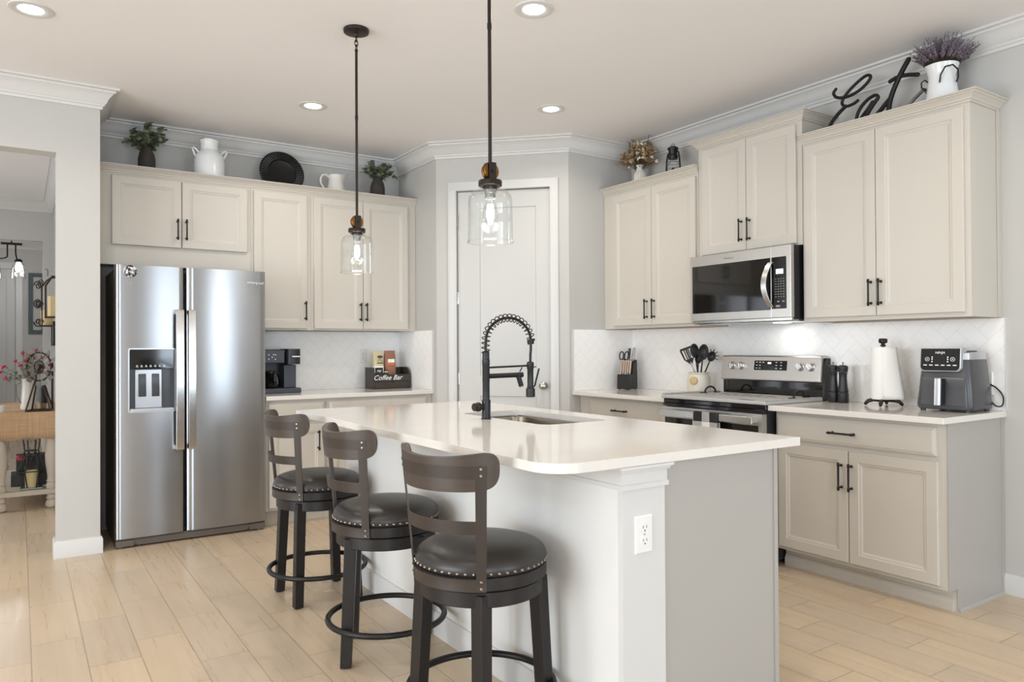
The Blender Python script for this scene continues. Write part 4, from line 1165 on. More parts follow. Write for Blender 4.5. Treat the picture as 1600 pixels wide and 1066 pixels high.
def knife_handle(a, b, z, ln, tilt, m_, label, group, wide=.0085, rivet=False):
    p0 = Vector(KB(a, b, z)); d = (Vector(KB(a-tilt, b, 0))-Vector(KB(a, b, 0))) + Vector((0, 0, 1)); d.normalize()
    t = thing('knife', label, 'knife', p0, group)
    side = Vector((-sin(KA), cos(KA), 0)); f = side.cross(d).normalized()
    L = [[p0+d*ln*s_+side*u*wide*.62+f*v*wide for u, v in ((-1, -.8), (-.6, -1), (.6, -1), (1, -.8), (1, .8), (.6, 1), (-.6, 1), (-1, .8))] for s_, in ((.04,), (.5,), (.93,), (1.0,))]
    obj('grip', MB().loops(L), m_, t, ang=.9)
    obj('bolster', MB().tube([p0-d*.012, p0+d*ln*.04], .0048, 8), M['steel_plain'], t)
    obj('spine', MB().tube([p0+d*ln*.05+f*wide*1.02, p0+d*ln*.97+f*wide*1.02], .0022, 6), M['black'] if m_ is M['tan'] else M['steel_plain'], t)
for i in range(5):
    knife_handle(.037, -.038+.019*i, CT+.1235, .105, .22, M['tan'], 'steak knife with a pale handle in the front tier of the knife block', 'steak knives in the block', .0088)
knife_handle(-.03, -.004, CT+.232, .090, .25, M['plastic_grey'], 'dark grey handled knife in the block beside the scissors', None, .013)
knife_handle(-.035, .034, CT+.232, .095, .25, M['steel_plain'], 'large knife with a steel handle and black end, at the block rear', None, .013)
t = thing('scissors', 'black kitchen scissors standing in the left of the knife block', 'scissors', KB(-.01, -.034, CT+.21))
for s_ in (-1, 1):
    cz_ = CT+.262
    pts = []
    for i in range(20):
        a = 2*PI*i/20
        pts.append(KB(-.018-.006*sin(a), -.036+s_*.022+.018*cos(a), cz_+.032*sin(a)))
    obj('handle_loop', MB().tube(pts, .0048, 8, True), M['black'], t)
obj('blades', MB().tube([KB(-.012, -.034, CT+.205), KB(-.014, -.034, CT+.243)], .007, 8), M['black'], t)

# utensil crock and utensils
uc = (3.955, 3.575)
t = thing('utensil_crock', 'off-white stoneware utensil crock with a round gold medallion', 'crock', (uc[0], uc[1], CT))
obj('jar', MB().lathe([(0, CT), (.072, CT), (.078, CT+.006), (.080, CT+.02), (.079, CT+.115), (.070, CT+.130), (.066, CT+.136), (.070, CT+.143), (.072, CT+.150), (.066, CT+.153), (.061, CT+.146), (.061, CT+.02), (0, CT+.018)], (uc[0], uc[1], 0), 40), M['crock'], t)
va = math.atan2(-uc[1], -uc[0])+rad(-26)
mc = Vector((uc[0]+.081*cos(va), uc[1]+.081*sin(va), CT+.095))
nd = Vector((cos(va), sin(va), 0))
obj('medallion', MB().tube([mc-nd*.003, mc+nd*.004, mc+nd*.006], [.029, .029, .026], 24), M['tag'], t)
VD = Vector((-uc[0], -uc[1], 0)).normalized()          # toward the room
SD = Vector((VD.y, -VD.x, 0))                           # screen-left from the room side
SD = -SD if SD.y < 0 else SD
def utensil(name, label, base, tip, head):
    t = thing(name, label, 'utensil', (uc[0]+base[0]*SD.x+base[1]*VD.x, uc[1]+base[0]*SD.y+base[1]*VD.y, CT+.025))
    def W(a, b, z): return Vector((uc[0], uc[1], 0))+SD*a+VD*b+Vector((0, 0, CT+z))
    p0, p1 = W(base[0], base[1], .025), W(*tip)
    obj('handle', MB().tube([p0, p0.lerp(p1, .5), p1], [.0055, .006, .005], 10), M['steel_plain'] if name == 'slotted_turner' else M['black'], t)
    d = (p1-p0).normalized()
    s_ = d.cross(VD).normalized()
    n_ = s_.cross(d).normalized()
    head(t, p1, d, s_, n_)
def plate(pts, p, d, s_, n_, th=.003, cup=0.):
    m = MB()
    L = []
    for h in (-th/2, th/2):
        L.append([p+d*a+s_*b+n_*(h+cup*b*b) for a, b in pts])
    return m.loops(L)
def turner(t, p, d, s_, n_):
    o = [(-.012, -.010), (.02, -.036), (.098, -.043), (.106, -.036), (.106, .036), (.098, .043), (.02, .036), (-.012, .010)]
    m = plate([(-.015, -.008), (.022, -.034), (.022, .034), (-.015, .008)], p, d, s_, n_)
    for b0, b1 in ((-.043, -.030), (-.0185, -.010), (.0015-.006, .0015+.006), (.010, .0185), (.030, .043)):
        m2 = plate([(.0222, b0*.85), (.090, b0), (.090, b1), (.0222, b1*.85)], p, d, s_, n_)
        n = len(m.v); m.v += m2.v; m.f += [tuple(i+n for i in f) for f in m2.f]
    m2 = plate([(.0902, -.043), (.106, -.038), (.106, .038), (.0902, .043)], p, d, s_, n_)
    n = len(m.v); m.v += m2.v; m.f += [tuple(i+n for i in f) for f in m2.f]
    obj('slotted_blade', m, M['black'], t, smooth=False)
def spoon(t, p, d, s_, n_, sx=.032, sy=.05, slots=False):
    m = MB()
    L = []
    for k in range(7):
        r = k/6
        L.append([p+d*(sy*.9+sy*r*cos(a))+s_*(sx*r*sin(a))+n_*(.014*(r*r-1)) for a in [2*PI*i/24 for i in range(24)]])
    L[0] = [p+d*(sy*.9+.0005*cos(a))+s_*(.0005*sin(a))+n_*(-.014) for a in [2*PI*i/24 for i in range(24)]]
    m.loops(L, True, False)
    o = obj('bowl', m, M['black'], t, solid=.003)
    if slots:
        for b in (-.012, 0, .012):
            obj('slot', MB().tube([p+d*(sy*.55)+s_*b-n_*.0135+n_*.003, p+d*(sy*1.3)+s_*b-n_*.0135+n_*.003], .0025, 6), M['slot'], o)
def server(t, p, d, s_, n_):
    spoon(t, p, d, s_, n_, .027, .036)
    for i in range(7):
        a = -PI*.55+PI*1.1*i/6
        q0 = p+d*(.034+.032*cos(a))+s_*(.027*sin(a))
        q1 = q0+d*.018*cos(a)+s_*.018*sin(a)+n_*.010
        obj('tooth', MB().tube([q0, q1, q1+n_*.008], .003, 6), M['black'], t)
def ladle(t, p, d, s_, n_):
    spoon(t, p, d, s_, n_, .034, .046)
    obj('hook', MB().tube([p+d*.085-s_*.02+VD*-.01+Vector((.010*cos(a), 0, .010*sin(a))) for a in [2*PI*i/12 for i in range(12)]], .003, 6, True), M['black'], t)
utensil('slotted_turner', 'black slotted turner with a steel handle leaning left in the crock', (-.02, .01), (.055, .03, .225), turner)
utensil('slotted_spoon', 'black slotted spoon standing behind the turner at the left of the crock', (-.01, -.02), (.022, -.035, .258), lambda *a: spoon(*a, .03, .05, True))
utensil('ladle', 'tall black serving spoon upright near the middle of the crock', (0, .0), (-.026, -.005, .242), lambda *a: spoon(*a, .034, .056))
utensil('pasta_server', 'black toothed pasta server leaning right in the crock', (.01, .02), (-.074, .022, .232), server)
utensil('mixing_spoon', 'short black mixing spoon tucked between the turner and the tall spoon', (.015, -.03), (.004, -.02, .215), lambda *a: spoon(*a, .024, .036))

# pepper mills
def mill(y, x, label):
    t = thing('pepper_mill', label, 'pepper mill', (x, y, CT), 'black pepper mills')
    c_ = (x, y, 0)
    obj('body', MB().lathe([(0, CT), (.029, CT), (.031, CT+.004), (.0305, CT+.055), (.028, CT+.058), (.028, CT+.064), (.0295, CT+.067), (.024, CT+.105), (.0215, CT+.14), (.022, CT+.165), (.0255, CT+.176), (0, CT+.177)], c_, 28), M['plastic_black'], t)
    obj('cap', MB().lathe([(0, CT+.178), (.025, CT+.178), (.0265, CT+.183), (.026, CT+.190), (.0285, CT+.194), (.029, CT+.204), (.026, CT+.214), (.015, CT+.219), (0, CT+.220)], c_, 28), M['plastic_black'], t)
    obj('nut', MB().lathe([(0, CT+.2195), (.004, CT+.220), (.003, CT+.226), (.0055, CT+.231), (.003, CT+.236), (0, CT+.237)], c_, 12), M['chrome'], t)
mill(2.572, 3.99, 'black pepper mill standing nearer the range backguard')
mill(2.507, 3.985, 'black pepper mill standing nearer the paper towels')

# paper towel holder
pc = (3.945, 2.243)
t = thing('paper_towel_holder', 'dark cast paper towel holder with scrolled feet and a knob on top', 'paper towel holder', (pc[0], pc[1], CT))
for k in range(4):
    a = rad(20+90*k)
    P_ = lambda r, z: (pc[0]+r*cos(a), pc[1]+r*sin(a), CT+z)
    obj('foot', MB().tube([P_(.012, .032), P_(.05, .033), P_(.078, .026), P_(.09, .012), P_(.096, .006)], [.010, .0105, .0105, .009, .0062], 10), M['bronze'], t)
obj('base_plate', MB().lathe([(0, .026), (.055, .026), (.06, .032), (.055, .0375), (0, .0375)], (pc[0], pc[1], CT), 28), M['bronze'], t)
obj('post', MB().lathe([(0, .0375), (.006, .0375), (.006, .325), (.014, .327), (.014, .334), (.009, .338), (.009, .342), (.0205, .346), (.0225, .352), (.0225, .364), (.0195, .370), (0, .371)], (pc[0], pc[1], CT), 20), M['bronze'], t)
t = thing('paper_towel_roll', 'white paper towel roll on the dark scrolled holder', 'paper towels', (pc[0], pc[1], CT+.0378))
obj('roll', MB().lathe([(.0065, .038), (.060, .038), (.0605, .041), (.0605, .320), (.060, .323), (.018, .323), (.018, .318), (.0065, .318)], (pc[0], pc[1], CT), 40), M['paper'], t)
# loose sheet flaring from the roll toward the right
L = []
for j in range(13):
    s_ = j/12
    z = CT+.322-.282*s_
    out = .010+.030*s_**1.3
    row = []
    for i in range(7):
        u = i/6
        a = rad(205+75*u)
        r = .0613+out*u**2*.9
        row.append((pc[0]+r*cos(a), pc[1]+r*sin(a)-.02*u*s_, z))
    L.append(row)
m = MB()
for a_, b_ in zip(L[:-1], L[1:]):
    n = len(m.v); m.v += a_+b_
    m.f += [(n+i, n+i+1, n+8+i, n+7+i) for i in range(6)]
obj('loose_sheet', m, M['paper'], t, solid=.0006)

# air fryer
AC, AA = (3.955, 1.88), rad(182)
def AF(w_, u, z):      # w_: toward the room, u: to the right seen from the room
    return (AC[0]+w_*cos(AA)-u*sin(AA), AC[1]+w_*sin(AA)+u*cos(AA), z)
t = thing('air_fryer', 'charcoal air fryer with a black touch panel and silver basket handle', 'air fryer', (AC[0], AC[1], CT))
def AL(lv, r=.035):
    L = []
    for z, f, bk, h in lv:
        L.append([AF(x, y, CT+z) for x, y in rrect(-bk, f, -h, h, r, 6)])
    return L
obj('body', MB().loops(AL([(.010, .115, .125, .126), (.014, .122, .130, .132), (.03, .124, .132, .136), (.255, .108, .122, .116), (.26, .106, .12, .115)])), M['plastic_grey'], t, ang=.9)
obj('top_band', MB().loops(AL([(.2605, .105, .120, .115), (.292, .102, .118, .113), (.296, .098, .114, .109)])), M['silver'], t)
obj('top_grille', MB().loops(AL([(.2965, .06, .10, .08), (.302, .06, .10, .08), (.304, .056, .096, .076)])), M['navy'], t)
# front panel housing, tilted
def AP(u, v, w_): 
    z = .200+v
    return AF(.128-v*.10+w_, u-.008, CT+z)
hs = MB(AP)
o_ = rrect(-.097, .097, 0, .118, .022)
o_ = [(u, v) if v < .06 else (max(-.097, min(.097, u*1.0)), .118 if v > .095 else v) for u, v in o_]
hs.loops([[(u, v, -.05) for u, v in o_], [(u, v, .004) for u, v in o_], [(u*.97, .118-(.118-v)*.965-.001, .0075) for u, v in o_]])
h = obj('panel_housing', hs, M['silver'], t, ang=.7)
i_ = [(u*.945, .1145-(.118-v)*.925) for u, v in o_]
obj('touch_panel', MB(AP).loops([[(u, v, .0076) for u, v in i_], [(u, v, .0092) for u, v in i_]]), M['panel'], h, smooth=False)
AX = [Vector(AP(1, 0, 0))-Vector(AP(0, 0, 0)), (Vector(AP(0, 1, 0))-Vector(AP(0, 0, 0))).normalized()]
AX.append(AX[0].cross(AX[1]))
AX = tuple(tuple(v) for v in AX)
text('brand_lettering', 'NINJA', .0165, AP(0, .094, .0095), AX, M['letters'], h, .12, .0004, 1.05)
ic = MB(AP)
for c_ in (-.060, .060):
    ic.tube([(c_+.0095*cos(a), .062+.0095*sin(a), .0098) for a in [2*PI*i/20 for i in range(20)]], .0011, 6, True)
    ic.ball((c_, .062, .0098), (.003, .003, .0006))
for c_ in (-.037, .037):
    for v in (.05, .062, .072): ic.box(c_-.003, c_+.003, v-.003, v+.003, .0093, .0099)
for k in range(6): ic.box(-.078+.028*k, -.078+.028*k+.017, .030, .0345, .0093, .0099)
obj('panel_icons', ic, M['letters'], h, smooth=False)
# basket front and handle
def AB(u, v, w_):
    return AF(.1245-.0665*(v-.03)*1.0+w_, u, CT+v)
bk = MB(AB)
b_ = [(-.105, .03), (.105, .03), (.098, .172), (-.098, .172)]
bk.loops([[(u, v, -.004) for u, v in b_], [(u, v, .0035) for u, v in b_], [(u*.985, .101+(v-.101)*.97, .005) for u, v in b_]])
k = obj('basket_front', bk, M['plastic_grey'], t)
obj('handle', MB(AB).loops([[(u, v, w_) for u, w_ in ((-.021, .0), (.013, .0), (.015, .03), (.010, .046), (-.018, .046), (-.023, .03))] for v in (.036, .165)]), M['plastic_black'], k, bevel=.004)
obj('handle_face', MB(AB).loops([[(u, v, w_) for u, w_ in ((-.020, .0465), (.012, .0465), (.010, .054), (-.004, .056), (-.018, .054))] for v in (.034, .168)]), M['silver'], k, bevel=.002)
for a, b in ((.10, .105), (.10, -.105), (-.11, .105), (-.11, -.105)):
    p = AF(a, b, 0)
    obj('foot', MB().cyl((p[0], p[1], CT), (p[0], p[1], CT+.0115), .012, 12), M['plastic_black'], t)
q = [AF(-.10, .128, CT+.05), AF(-.11, .15, CT+.025), AF(-.12, .175, CT+.03), AF(-.135, .170, CT+.075), AF(-.15, .14, CT+.115), AF(-.165, .105, CT+.135)]
q = [(min(x, 4.098), max(y, 1.712), z) for x, y, z in q]
cu = []
for i in range(len(q)-1):
    p_0, p_1, p_2, p_3 = [Vector(q[max(0, min(len(q)-1, i+d_))]) for d_ in (-1, 0, 1, 2)]
    for s_ in [k_/6 for k_ in range(6)]:
        cu.append(.5*((2*p_1)+(-p_0+p_2)*s_+(2*p_0-5*p_1+4*p_2-p_3)*s_**2+(-p_0+3*p_1-3*p_2+p_3)*s_**3))
obj('power_cord', MB().tube(cu+[Vector(q[-1])], .0035, 8), M['black'], t)

# ------------------------------------------------------------------ things on top of the cabinets
TZ = 2.4305
def twig(m, p, q, r, bend=(0, 0, 0), n=6):
    P = [Vector(p).lerp(Vector(q), i/n)+Vector(bend)*(4*(i/n)*(1-i/n)) for i in range(n+1)]
    m.tube(P, [r*(1-.5*i/n) for i in range(n+1)], 5)
    return P
def leaf(m, p, d, up, ln, wd):
    d, up = d.normalized(), up
    s_ = d.cross(up)
    s_ = s_.normalized() if s_.length > 1e-4 else Vector((1, 0, 0))
    n_ = s_.cross(d)
    pts = [p, p+d*ln*.25+s_*wd*.42+n_*wd*.1, p+d*ln*.6+s_*wd*.5+n_*wd*.12, p+d*ln, p+d*ln*.6-s_*wd*.5+n_*wd*.12, p+d*ln*.25-s_*wd*.42+n_*wd*.1, p+d*ln*.3, p+d*ln*.62]
    m.add(pts, [(0, 6, 1), (1, 6, 7, 2), (2, 7, 3), (3, 7, 4), (4, 7, 6, 5), (5, 6, 0)])
def greenery(seed, c, rx, h, n, label, loc):
    random.seed(seed)
    t = thing('eucalyptus_bunch', label, 'greenery', loc)
    st, lf, lp = MB(), MB(), MB()
    for k in range(n):
        a = 2*PI*k/n+random.uniform(-.3, .3)
        r = rx*random.uniform(.45, 1)
        hh = h*random.uniform(.3, 1)*(1.1-.45*(r/rx)**2)
        tip = (c[0]+r*cos(a), c[1]+min(.11, r*sin(a)), c[2]+hh)
        if tip[1] > 5.80: tip = (tip[0], 5.80, tip[2])
        P = twig(st, (c[0]+.012*cos(a), c[1]+.012*sin(a), c[2]-.05), tip, .0022, (-.25*r*cos(a)*.4, -.1*r*sin(a), .02))
        for i in range(2, len(P)):
            for s_ in range(4):
                dv = Vector((random.uniform(-1, 1), random.uniform(-1, 1), random.uniform(-.5, .8)))
                if P[i].y+dv.normalized().y*.04 > 5.825: dv.y = -abs(dv.y)
                leaf(lf if random.random() < .68 else lp, P[i], dv, Vector((random.uniform(-.3, .3), random.uniform(-.3, .3), 1)), random.uniform(.028, .046), random.uniform(.026, .042))
    o = obj('stems', st, M['stem'], t)
    obj('leaves', lf, M['leaf'], t, smooth=False)
    obj('pale_leaves', lp, M['leafpale'], t, smooth=False)
def dvase(x, y, r, h, label):
    single('vase', MB().lathe([(0, 0), (r*.86, 0), (r*.92, .004), (r, h*.30), (r*.98, h*.62), (r*.84, h*.80), (r*.66, h*.88), (r*.66, h*.97), (r*.74, h), (r*.6, h), (r*.55, h*.9), (r*.7, h*.7), (0, h*.66)], (x, y, TZ), 32), M['vase'], label, 'vase', (x, y, TZ))
dvase(.735, 5.65, .056, .215, 'dark brown pottery vase at the left end above the refrigerator')
greenery(3, (.735, 5.65, TZ+.21), .15, .17, 22, 'bushy eucalyptus greenery in the dark vase above the refrigerator', (.735, 5.65, TZ+.2))
dvase(2.45, 5.65, .060, .215, 'dark brown pottery vase in the corner beside the white pitcher')
greenery(8, (2.45, 5.65, TZ+.21), .145, .15, 20, 'eucalyptus greenery in the dark vase in the corner of the cabinets', (2.45, 5.65, TZ+.2))
# milk can
x, y = 1.145, 5.65
t = thing('milk_can', 'white enamel milk can with two side handles on the cabinets', 'milk can', (x, y, TZ))
obj('can', MB().lathe([(0, 0), (.100, 0), (.103, .006), (.104, .03), (.104, .165), (.099, .195), (.086, .222), (.068, .242), (.060, .252), (.059, .295), (.066, .315), (.070, .322), (.067, .326), (.060, .322), (.055, .30), (.055, .255), (0, .245)], (x, y, TZ), 40), M['enamel'], t)
obj('rim', MB().tube(arc((x, y), .0695, 0, 2*PI, 40, TZ+.324)[:-1], .0026, 8, True), M['steel_plain'], t)
for s_ in (-1, 1):
    obj('handle', MB().tube([(x+s_*.076, y-.01, TZ+.232), (x+s_*.098, y-.012, TZ+.252), (x+s_*.112, y-.013, TZ+.262), (x+s_*.119, y-.013, TZ+.252), (x+s_*.108, y-.012, TZ+.225), (x+s_*.097, y-.008, TZ+.200)], .0065, 8), M['enamel'], t)
# ribbed black charger plate leaning on the wall
pcx, pcy, pr = 1.69, 5.735, .172
tl = rad(11)
px_, pz_ = Vector((1, 0, 0)), Vector((0, sin(tl), cos(tl)))
pn_ = Vector((0, -cos(tl), sin(tl)))
ctr = Vector((pcx, pcy, TZ+pr*cos(tl)+.004))
def plate_ring(r, h, n=96, rib=0.):
    return [ctr+px_*r*cos(2*PI*i/n)+pz_*r*sin(2*PI*i/n)+pn_*(h+(rib if i % 2 else 0)) for i in range(n)]
t = thing('charger_plate', 'round black ribbed charger plate leaning against the wall between milk can and pitcher', 'plate', (pcx, pcy, TZ))
obj('rim', MB().loops([plate_ring(.104, .004), plate_ring(.110, .012, rib=.0035), plate_ring(.160, .016, rib=.0045), plate_ring(pr, .014), plate_ring(pr, .009), plate_ring(.112, .002)], False, False), M['black'], t, ang=.25)
obj('centre', MB().loops([plate_ring(.0005, .001), plate_ring(.098, .001), plate_ring(.104, .0045), plate_ring(.104, -.003), plate_ring(.0005, -.003)], False, False), M['black'], t)
# white pitcher
x, y = 2.095, 5.65
t = thing('pitcher', 'small white ceramic pitcher with a loop handle on the cabinets', 'pitcher', (x, y, TZ))
n = 36
L = []
for r, z, sp in ((.001, 0, 0), (.072, 0, 0), (.077, .006, 0), (.078, .05, 0), (.066, .10, 0), (.057, .14, .006), (.057, .17, .022), (.059, .190, .05), (.055, .190, .047), (.052, .165, .016), (.05, .13, 0), (.001, .12, 0)):
    L.append([(x+r*cos(2*PI*i/n)+sp*max(0, cos(2*PI*i/n))**6, y+r*sin(2*PI*i/n), TZ+z+(.5*sp*max(0, cos(2*PI*i/n))**4)) for i in range(n)])
obj('jug', MB().loops(L, False, False), M['ceramic'], t)
obj('handle', MB().tube([(x-.054, y, TZ+.170), (x-.08, y, TZ+.188), (x-.112, y, TZ+.180), (x-.126, y, TZ+.150), (x-.122, y, TZ+.115), (x-.10, y, TZ+.08), (x-.070, y, TZ+.055)], [.008, .0085, .0085, .0085, .008, .0075, .007], 10), M['ceramic'], t)
# fluted white vase with dried flowers
x, y = 3.97, 4.165
single('vase', MB().lathe([(0, 0), (.042, 0), (.046, .006), (.047, .08), (.046, .138), (.041, .152), (.030, .163), (.027, .175), (.029, .192), (.036, .209), (.033, .210), (.022, .18), (0, .165)], (x, y, TZ), 72, flute=.07, nf=18), M['ceramic'],
       'fluted white vase holding dried flowers on the wall cabinet by the pantry', 'vase', (x, y, TZ))
random.seed(5)
t = thing('dried_flowers', 'bunch of dried brown and cream flowers in the fluted white vase', 'dried flowers', (x, y, TZ+.19))
st, br, wh, lf = MB(), MB(), MB(), MB()
c = Vector((x, y, TZ+.196))
for k in range(120):
    a, e = random.uniform(0, 2*PI), random.uniform(-.15, 1.25)
    r = random.uniform(.08, .185)
    tip = c+Vector((min(.10, r*cos(a)*cos(e)*.75), r*sin(a)*cos(e), .035+r*sin(e)*.95))
    twig(st, c+Vector((.008*cos(a), .008*sin(a), -.04)), tip, .0014, (0, 0, .012), 4)
    g = wh if random.random() < .42 else br
    if g is br:
        for s_ in range(4): leaf(br, tip, Vector((random.uniform(-1, 1), random.uniform(-1, 1), random.uniform(-.3, 1))), Vector((.1, .2, 1)), .036, .02)
        br.ball(tip, .006, 6, 4)
    else:
        for s_ in range(5):
            d_ = Vector((random.uniform(-1, 1), random.uniform(-1, 1), random.uniform(-1, 1))).normalized()
            wh.ball(tip+d_*.008, .0075, 6, 4)
for s_ in range(5): leaf(lf, c+Vector((-.02, .05+.006*s_, .07+.02*s_)), Vector((-.1, .35, 1)), Vector((1, 0, .1)), .075, .02)
twig(st, c, c+Vector((-.02, -.12, .205)), .0018, (0, .01, 0))
for s_ in range(4): leaf(lf, c+Vector((-.02, -.105-.004*s_, .16+.012*s_)), Vector((-.05, -.2, 1)), Vector((1, 0, 0)), .035, .008)
obj('stems', st, M['stem'], t); obj('brown_petals', br, M['dried'], t, smooth=False); obj('cream_blossoms', wh, M['driedwhite'], t); obj('leaves', lf, M['leaf'], t, smooth=False)
# oil lantern
x, y = 3.955, 3.805
t = thing('oil_lantern', 'small black oil lantern on the wall cabinet next to the dried flowers', 'lantern', (x, y, TZ))
obj('font', MB().lathe([(0, 0), (.054, 0), (.058, .006), (.058, .030), (.05, .048), (.03, .056), (.026, .066), (.026, .082), (0, .082)], (x, y, TZ), 32), M['black'], t)
obj('globe', MB().lathe([(.027, .083), (.04, .098), (.045, .125), (.042, .155), (.030, .178)], (x, y, TZ), 28), M['glass'], t)
obj('burner', MB().lathe([(0, .082), (.02, .083), (.016, .10), (.006, .115), (0, .116)], (x, y, TZ), 20), M['brass'], t)
obj('chimney', MB().lathe([(0, .176), (.033, .178), (.036, .19), (.036, .205), (.03, .21), (.032, .24), (.040, .252), (.040, .258), (.022, .27), (0, .272)], (x, y, TZ), 28), M['black'], t)
for s_ in (-1, 1):
    obj('side_tube', MB().tube([(x, y+s_*.05, TZ+.035), (x, y+s_*.064, TZ+.05), (x, y+s_*.068, TZ+.10), (x, y+s_*.062, TZ+.18), (x, y+s_*.052, TZ+.222), (x, y+s_*.034, TZ+.232)], .0062, 8), M['black'], t)
m = MB()
for z, r in ((.105, .047), (.15, .048)): m.tube(arc((x, y), r, 0, 2*PI, 28, TZ+z)[:-1], .0014, 6, True)
m.tube([(x-.047*cos(.4), y+.047*sin(.4), TZ+.105), (x-.05, y, TZ+.13), (x-.047*cos(.4), y-.047*sin(.4), TZ+.15)], .0014, 6)
obj('globe_guard', m, M['black'], t)
obj('bail_ring', MB().tube([(x, y+.014*cos(a), TZ+.278+.012*sin(a)) for a in [2*PI*i/16 for i in range(16)]], .002, 6, True), M['black'], t)
# Eat sign
t = thing('word_sign', 'black script letters spelling Eat standing on the wall cabinet at the right', 'sign', (3.95, 2.28, TZ))
def spline(pts, k=6):
    out = []
    for i in range(len(pts)-1):
        a, b, c_, d = [Vector(pts[max(0, min(len(pts)-1, i+j))]) for j in (-1, 0, 1, 2)]
        for s_ in [q_/k for q_ in range(k)]:
            out.append(.5*((2*b)+(-a+c_)*s_+(2*a-5*b+4*c_-d)*s_**2+(-a+3*b-3*c_+d)*s_**3))
    return out+[Vector(pts[-1])]
def stroke(m, pts, r, x=3.95, taper=None):
    P = spline([(x, a, b) for a, b in pts])
    n = len(P)
    rr = [r*(taper(i/(n-1)) if taper else 1) for i in range(n)]
    m.tube(P, rr, 10)
    m.ball(P[0], rr[0], 10, 6); m.ball(P[-1], rr[-1], 10, 6)
    return m
E1 = [(2.513, 2.738), (2.528, 2.718), (2.51, 2.69), (2.468, 2.676), (2.417, 2.676), (2.361, 2.693), (2.317, 2.722), (2.302, 2.746), (2.317, 2.759), (2.348, 2.754), (2.404, 2.724), (2.449, 2.69), (2.472, 2.66), (2.472, 2.636), (2.446, 2.62), (2.405, 2.623), (2.379, 2.634)]
m = stroke(MB(), E1, .0088)
stroke(m, [(2.453, 2.622), (2.495, 2.594), (2.528, 2.566), (2.552, 2.536), (2.60, 2.44)], .0105)
obj('letter_e', m, M['black'], t)
m = stroke(MB(), [(2.259, 2.618), (2.267, 2.631), (2.285, 2.635), (2.324, 2.621), (2.365, 2.586), (2.387, 2.536), (2.385, 2.47), (2.36, 2.441)], .0095)
stroke(m, [(2.263, 2.613), (2.298, 2.576), (2.328, 2.532), (2.345, 2.48), (2.33, 2.442)], .0108)
stroke(m, [(2.294, 2.603), (2.319, 2.573), (2.356, 2.536), (2.375, 2.50)], .0085)
obj('letter_a', m, M['black'], t)
m = stroke(MB(), [(2.091, 2.773), (2.13, 2.715), (2.162, 2.657), (2.188, 2.597), (2.2, 2.535), (2.19, 2.47), (2.17, 2.445)], .0135)
stroke(m, [(2.188, 2.597), (2.217, 2.571), (2.253, 2.538), (2.30, 2.50)], .0118)
stroke(m, [(2.192, 2.686), (2.147, 2.697), (2.091, 2.691), (2.043, 2.677)], .0112)
obj('letter_t', m, M['black'], t)
t = thing('metal_hook', 'grey curved metal piece between the Eat sign and the lavender jug', 'ornament', (3.97, 2.05, TZ))
obj('rod', stroke(MB(), [(2.005, 2.575), (2.021, 2.593), (2.048, 2.579), (2.098, 2.538), (2.13, 2.49), (2.14, 2.442)], .0095, 3.97), M['galv'], t)
# lavender jug
x, y = 3.96, 1.925
t = thing('jug', 'white enamel jug with wire handles on the right wall cabinet', 'jug', (x, y, TZ))
n = 40
L = []
for r, z in ((.001, 0), (.082, 0), (.085, .004), (.074, .10), (.064, .175), (.062, .20), (.068, .225), (.080, .258), (.077, .259), (.060, .21), (.058, .18), (.001, .17)):
    L.append([(x+r*cos(2*PI*i/n), y+r*sin(2*PI*i/n), TZ+z+(.012*max(0, sin(2*PI*i/n))**3 if z > .24 else 0)) for i in range(n)])
obj('pitcher_body', MB().loops(L, False, False), M['enamel'], t)
obj('rim', MB().tube([(x+.0795*cos(a), y+.0795*sin(a), TZ+.259+.012*max(0, sin(a))**3) for a in [2*PI*i/40 for i in range(40)]], .0042, 8, True), M['black'], t)
ha = rad(225)
HP = lambda s_, r, z: (x+r*cos(ha)-s_*sin(ha)*-1, y+r*sin(ha)+s_*cos(ha)*-1, TZ+z)
obj('handle', MB().tube([HP(.035, .068, .150), HP(.034, .078, .185), HP(.015, .090, .222), HP(-.018, .092, .228), HP(-.045, .084, .205), HP(-.052, .066, .170), HP(-.045, .060, .150)], .0042, 8), M['black'], t)
obj('handle', MB().tube([(x-.01, y+.062, TZ+.185), (x-.012, y+.082, TZ+.205), (x-.015, y+.098, TZ+.195), (x-.012, y+.098, TZ+.17), (x-.008, y+.08, TZ+.148)], .0042, 8), M['black'], t)
random.seed(12)
t = thing('lavender_bunch', 'thick bunch of dusty purple lavender in the white jug', 'lavender', (x, y, TZ+.24))
st, bl = MB(), MB()
c = Vector((x, y, TZ+.22))
for k in range(230):
    a = random.uniform(0, 2*PI)
    f = random.random()**.6
    ln = random.uniform(.10, .175)*(1.08-.25*f)
    d = Vector((cos(a)*f*1.0, sin(a)*f*1.35, 1.0-.42*f)).normalized()
    b = c+Vector((.055*cos(a)*f, .055*sin(a)*f, .03))
    tip = b+d*ln
    if tip.x > 4.07: tip.x = 4.07
    if tip.y > 2.03: tip.y = 2.03
    tip.z = min(tip.z, 2.825)
    P = twig(st, b-d*.05, tip, .0012, (0, 0, .006), 4)
    for i in range(9):
        s_ = .45+.55*i/8
        q_ = b.lerp(tip, s_)
        for j in range(3):
            dd = Vector((random.uniform(-1, 1), random.uniform(-1, 1), random.uniform(.1, 1))).normalized()
            leaf(bl, q_, dd, Vector((.2, .1, 1)), .011*(1.2-.4*s_), .0048)
obj('stems', st, M['stem'], t); obj('blooms', bl, M['lavender'], t, smooth=False)

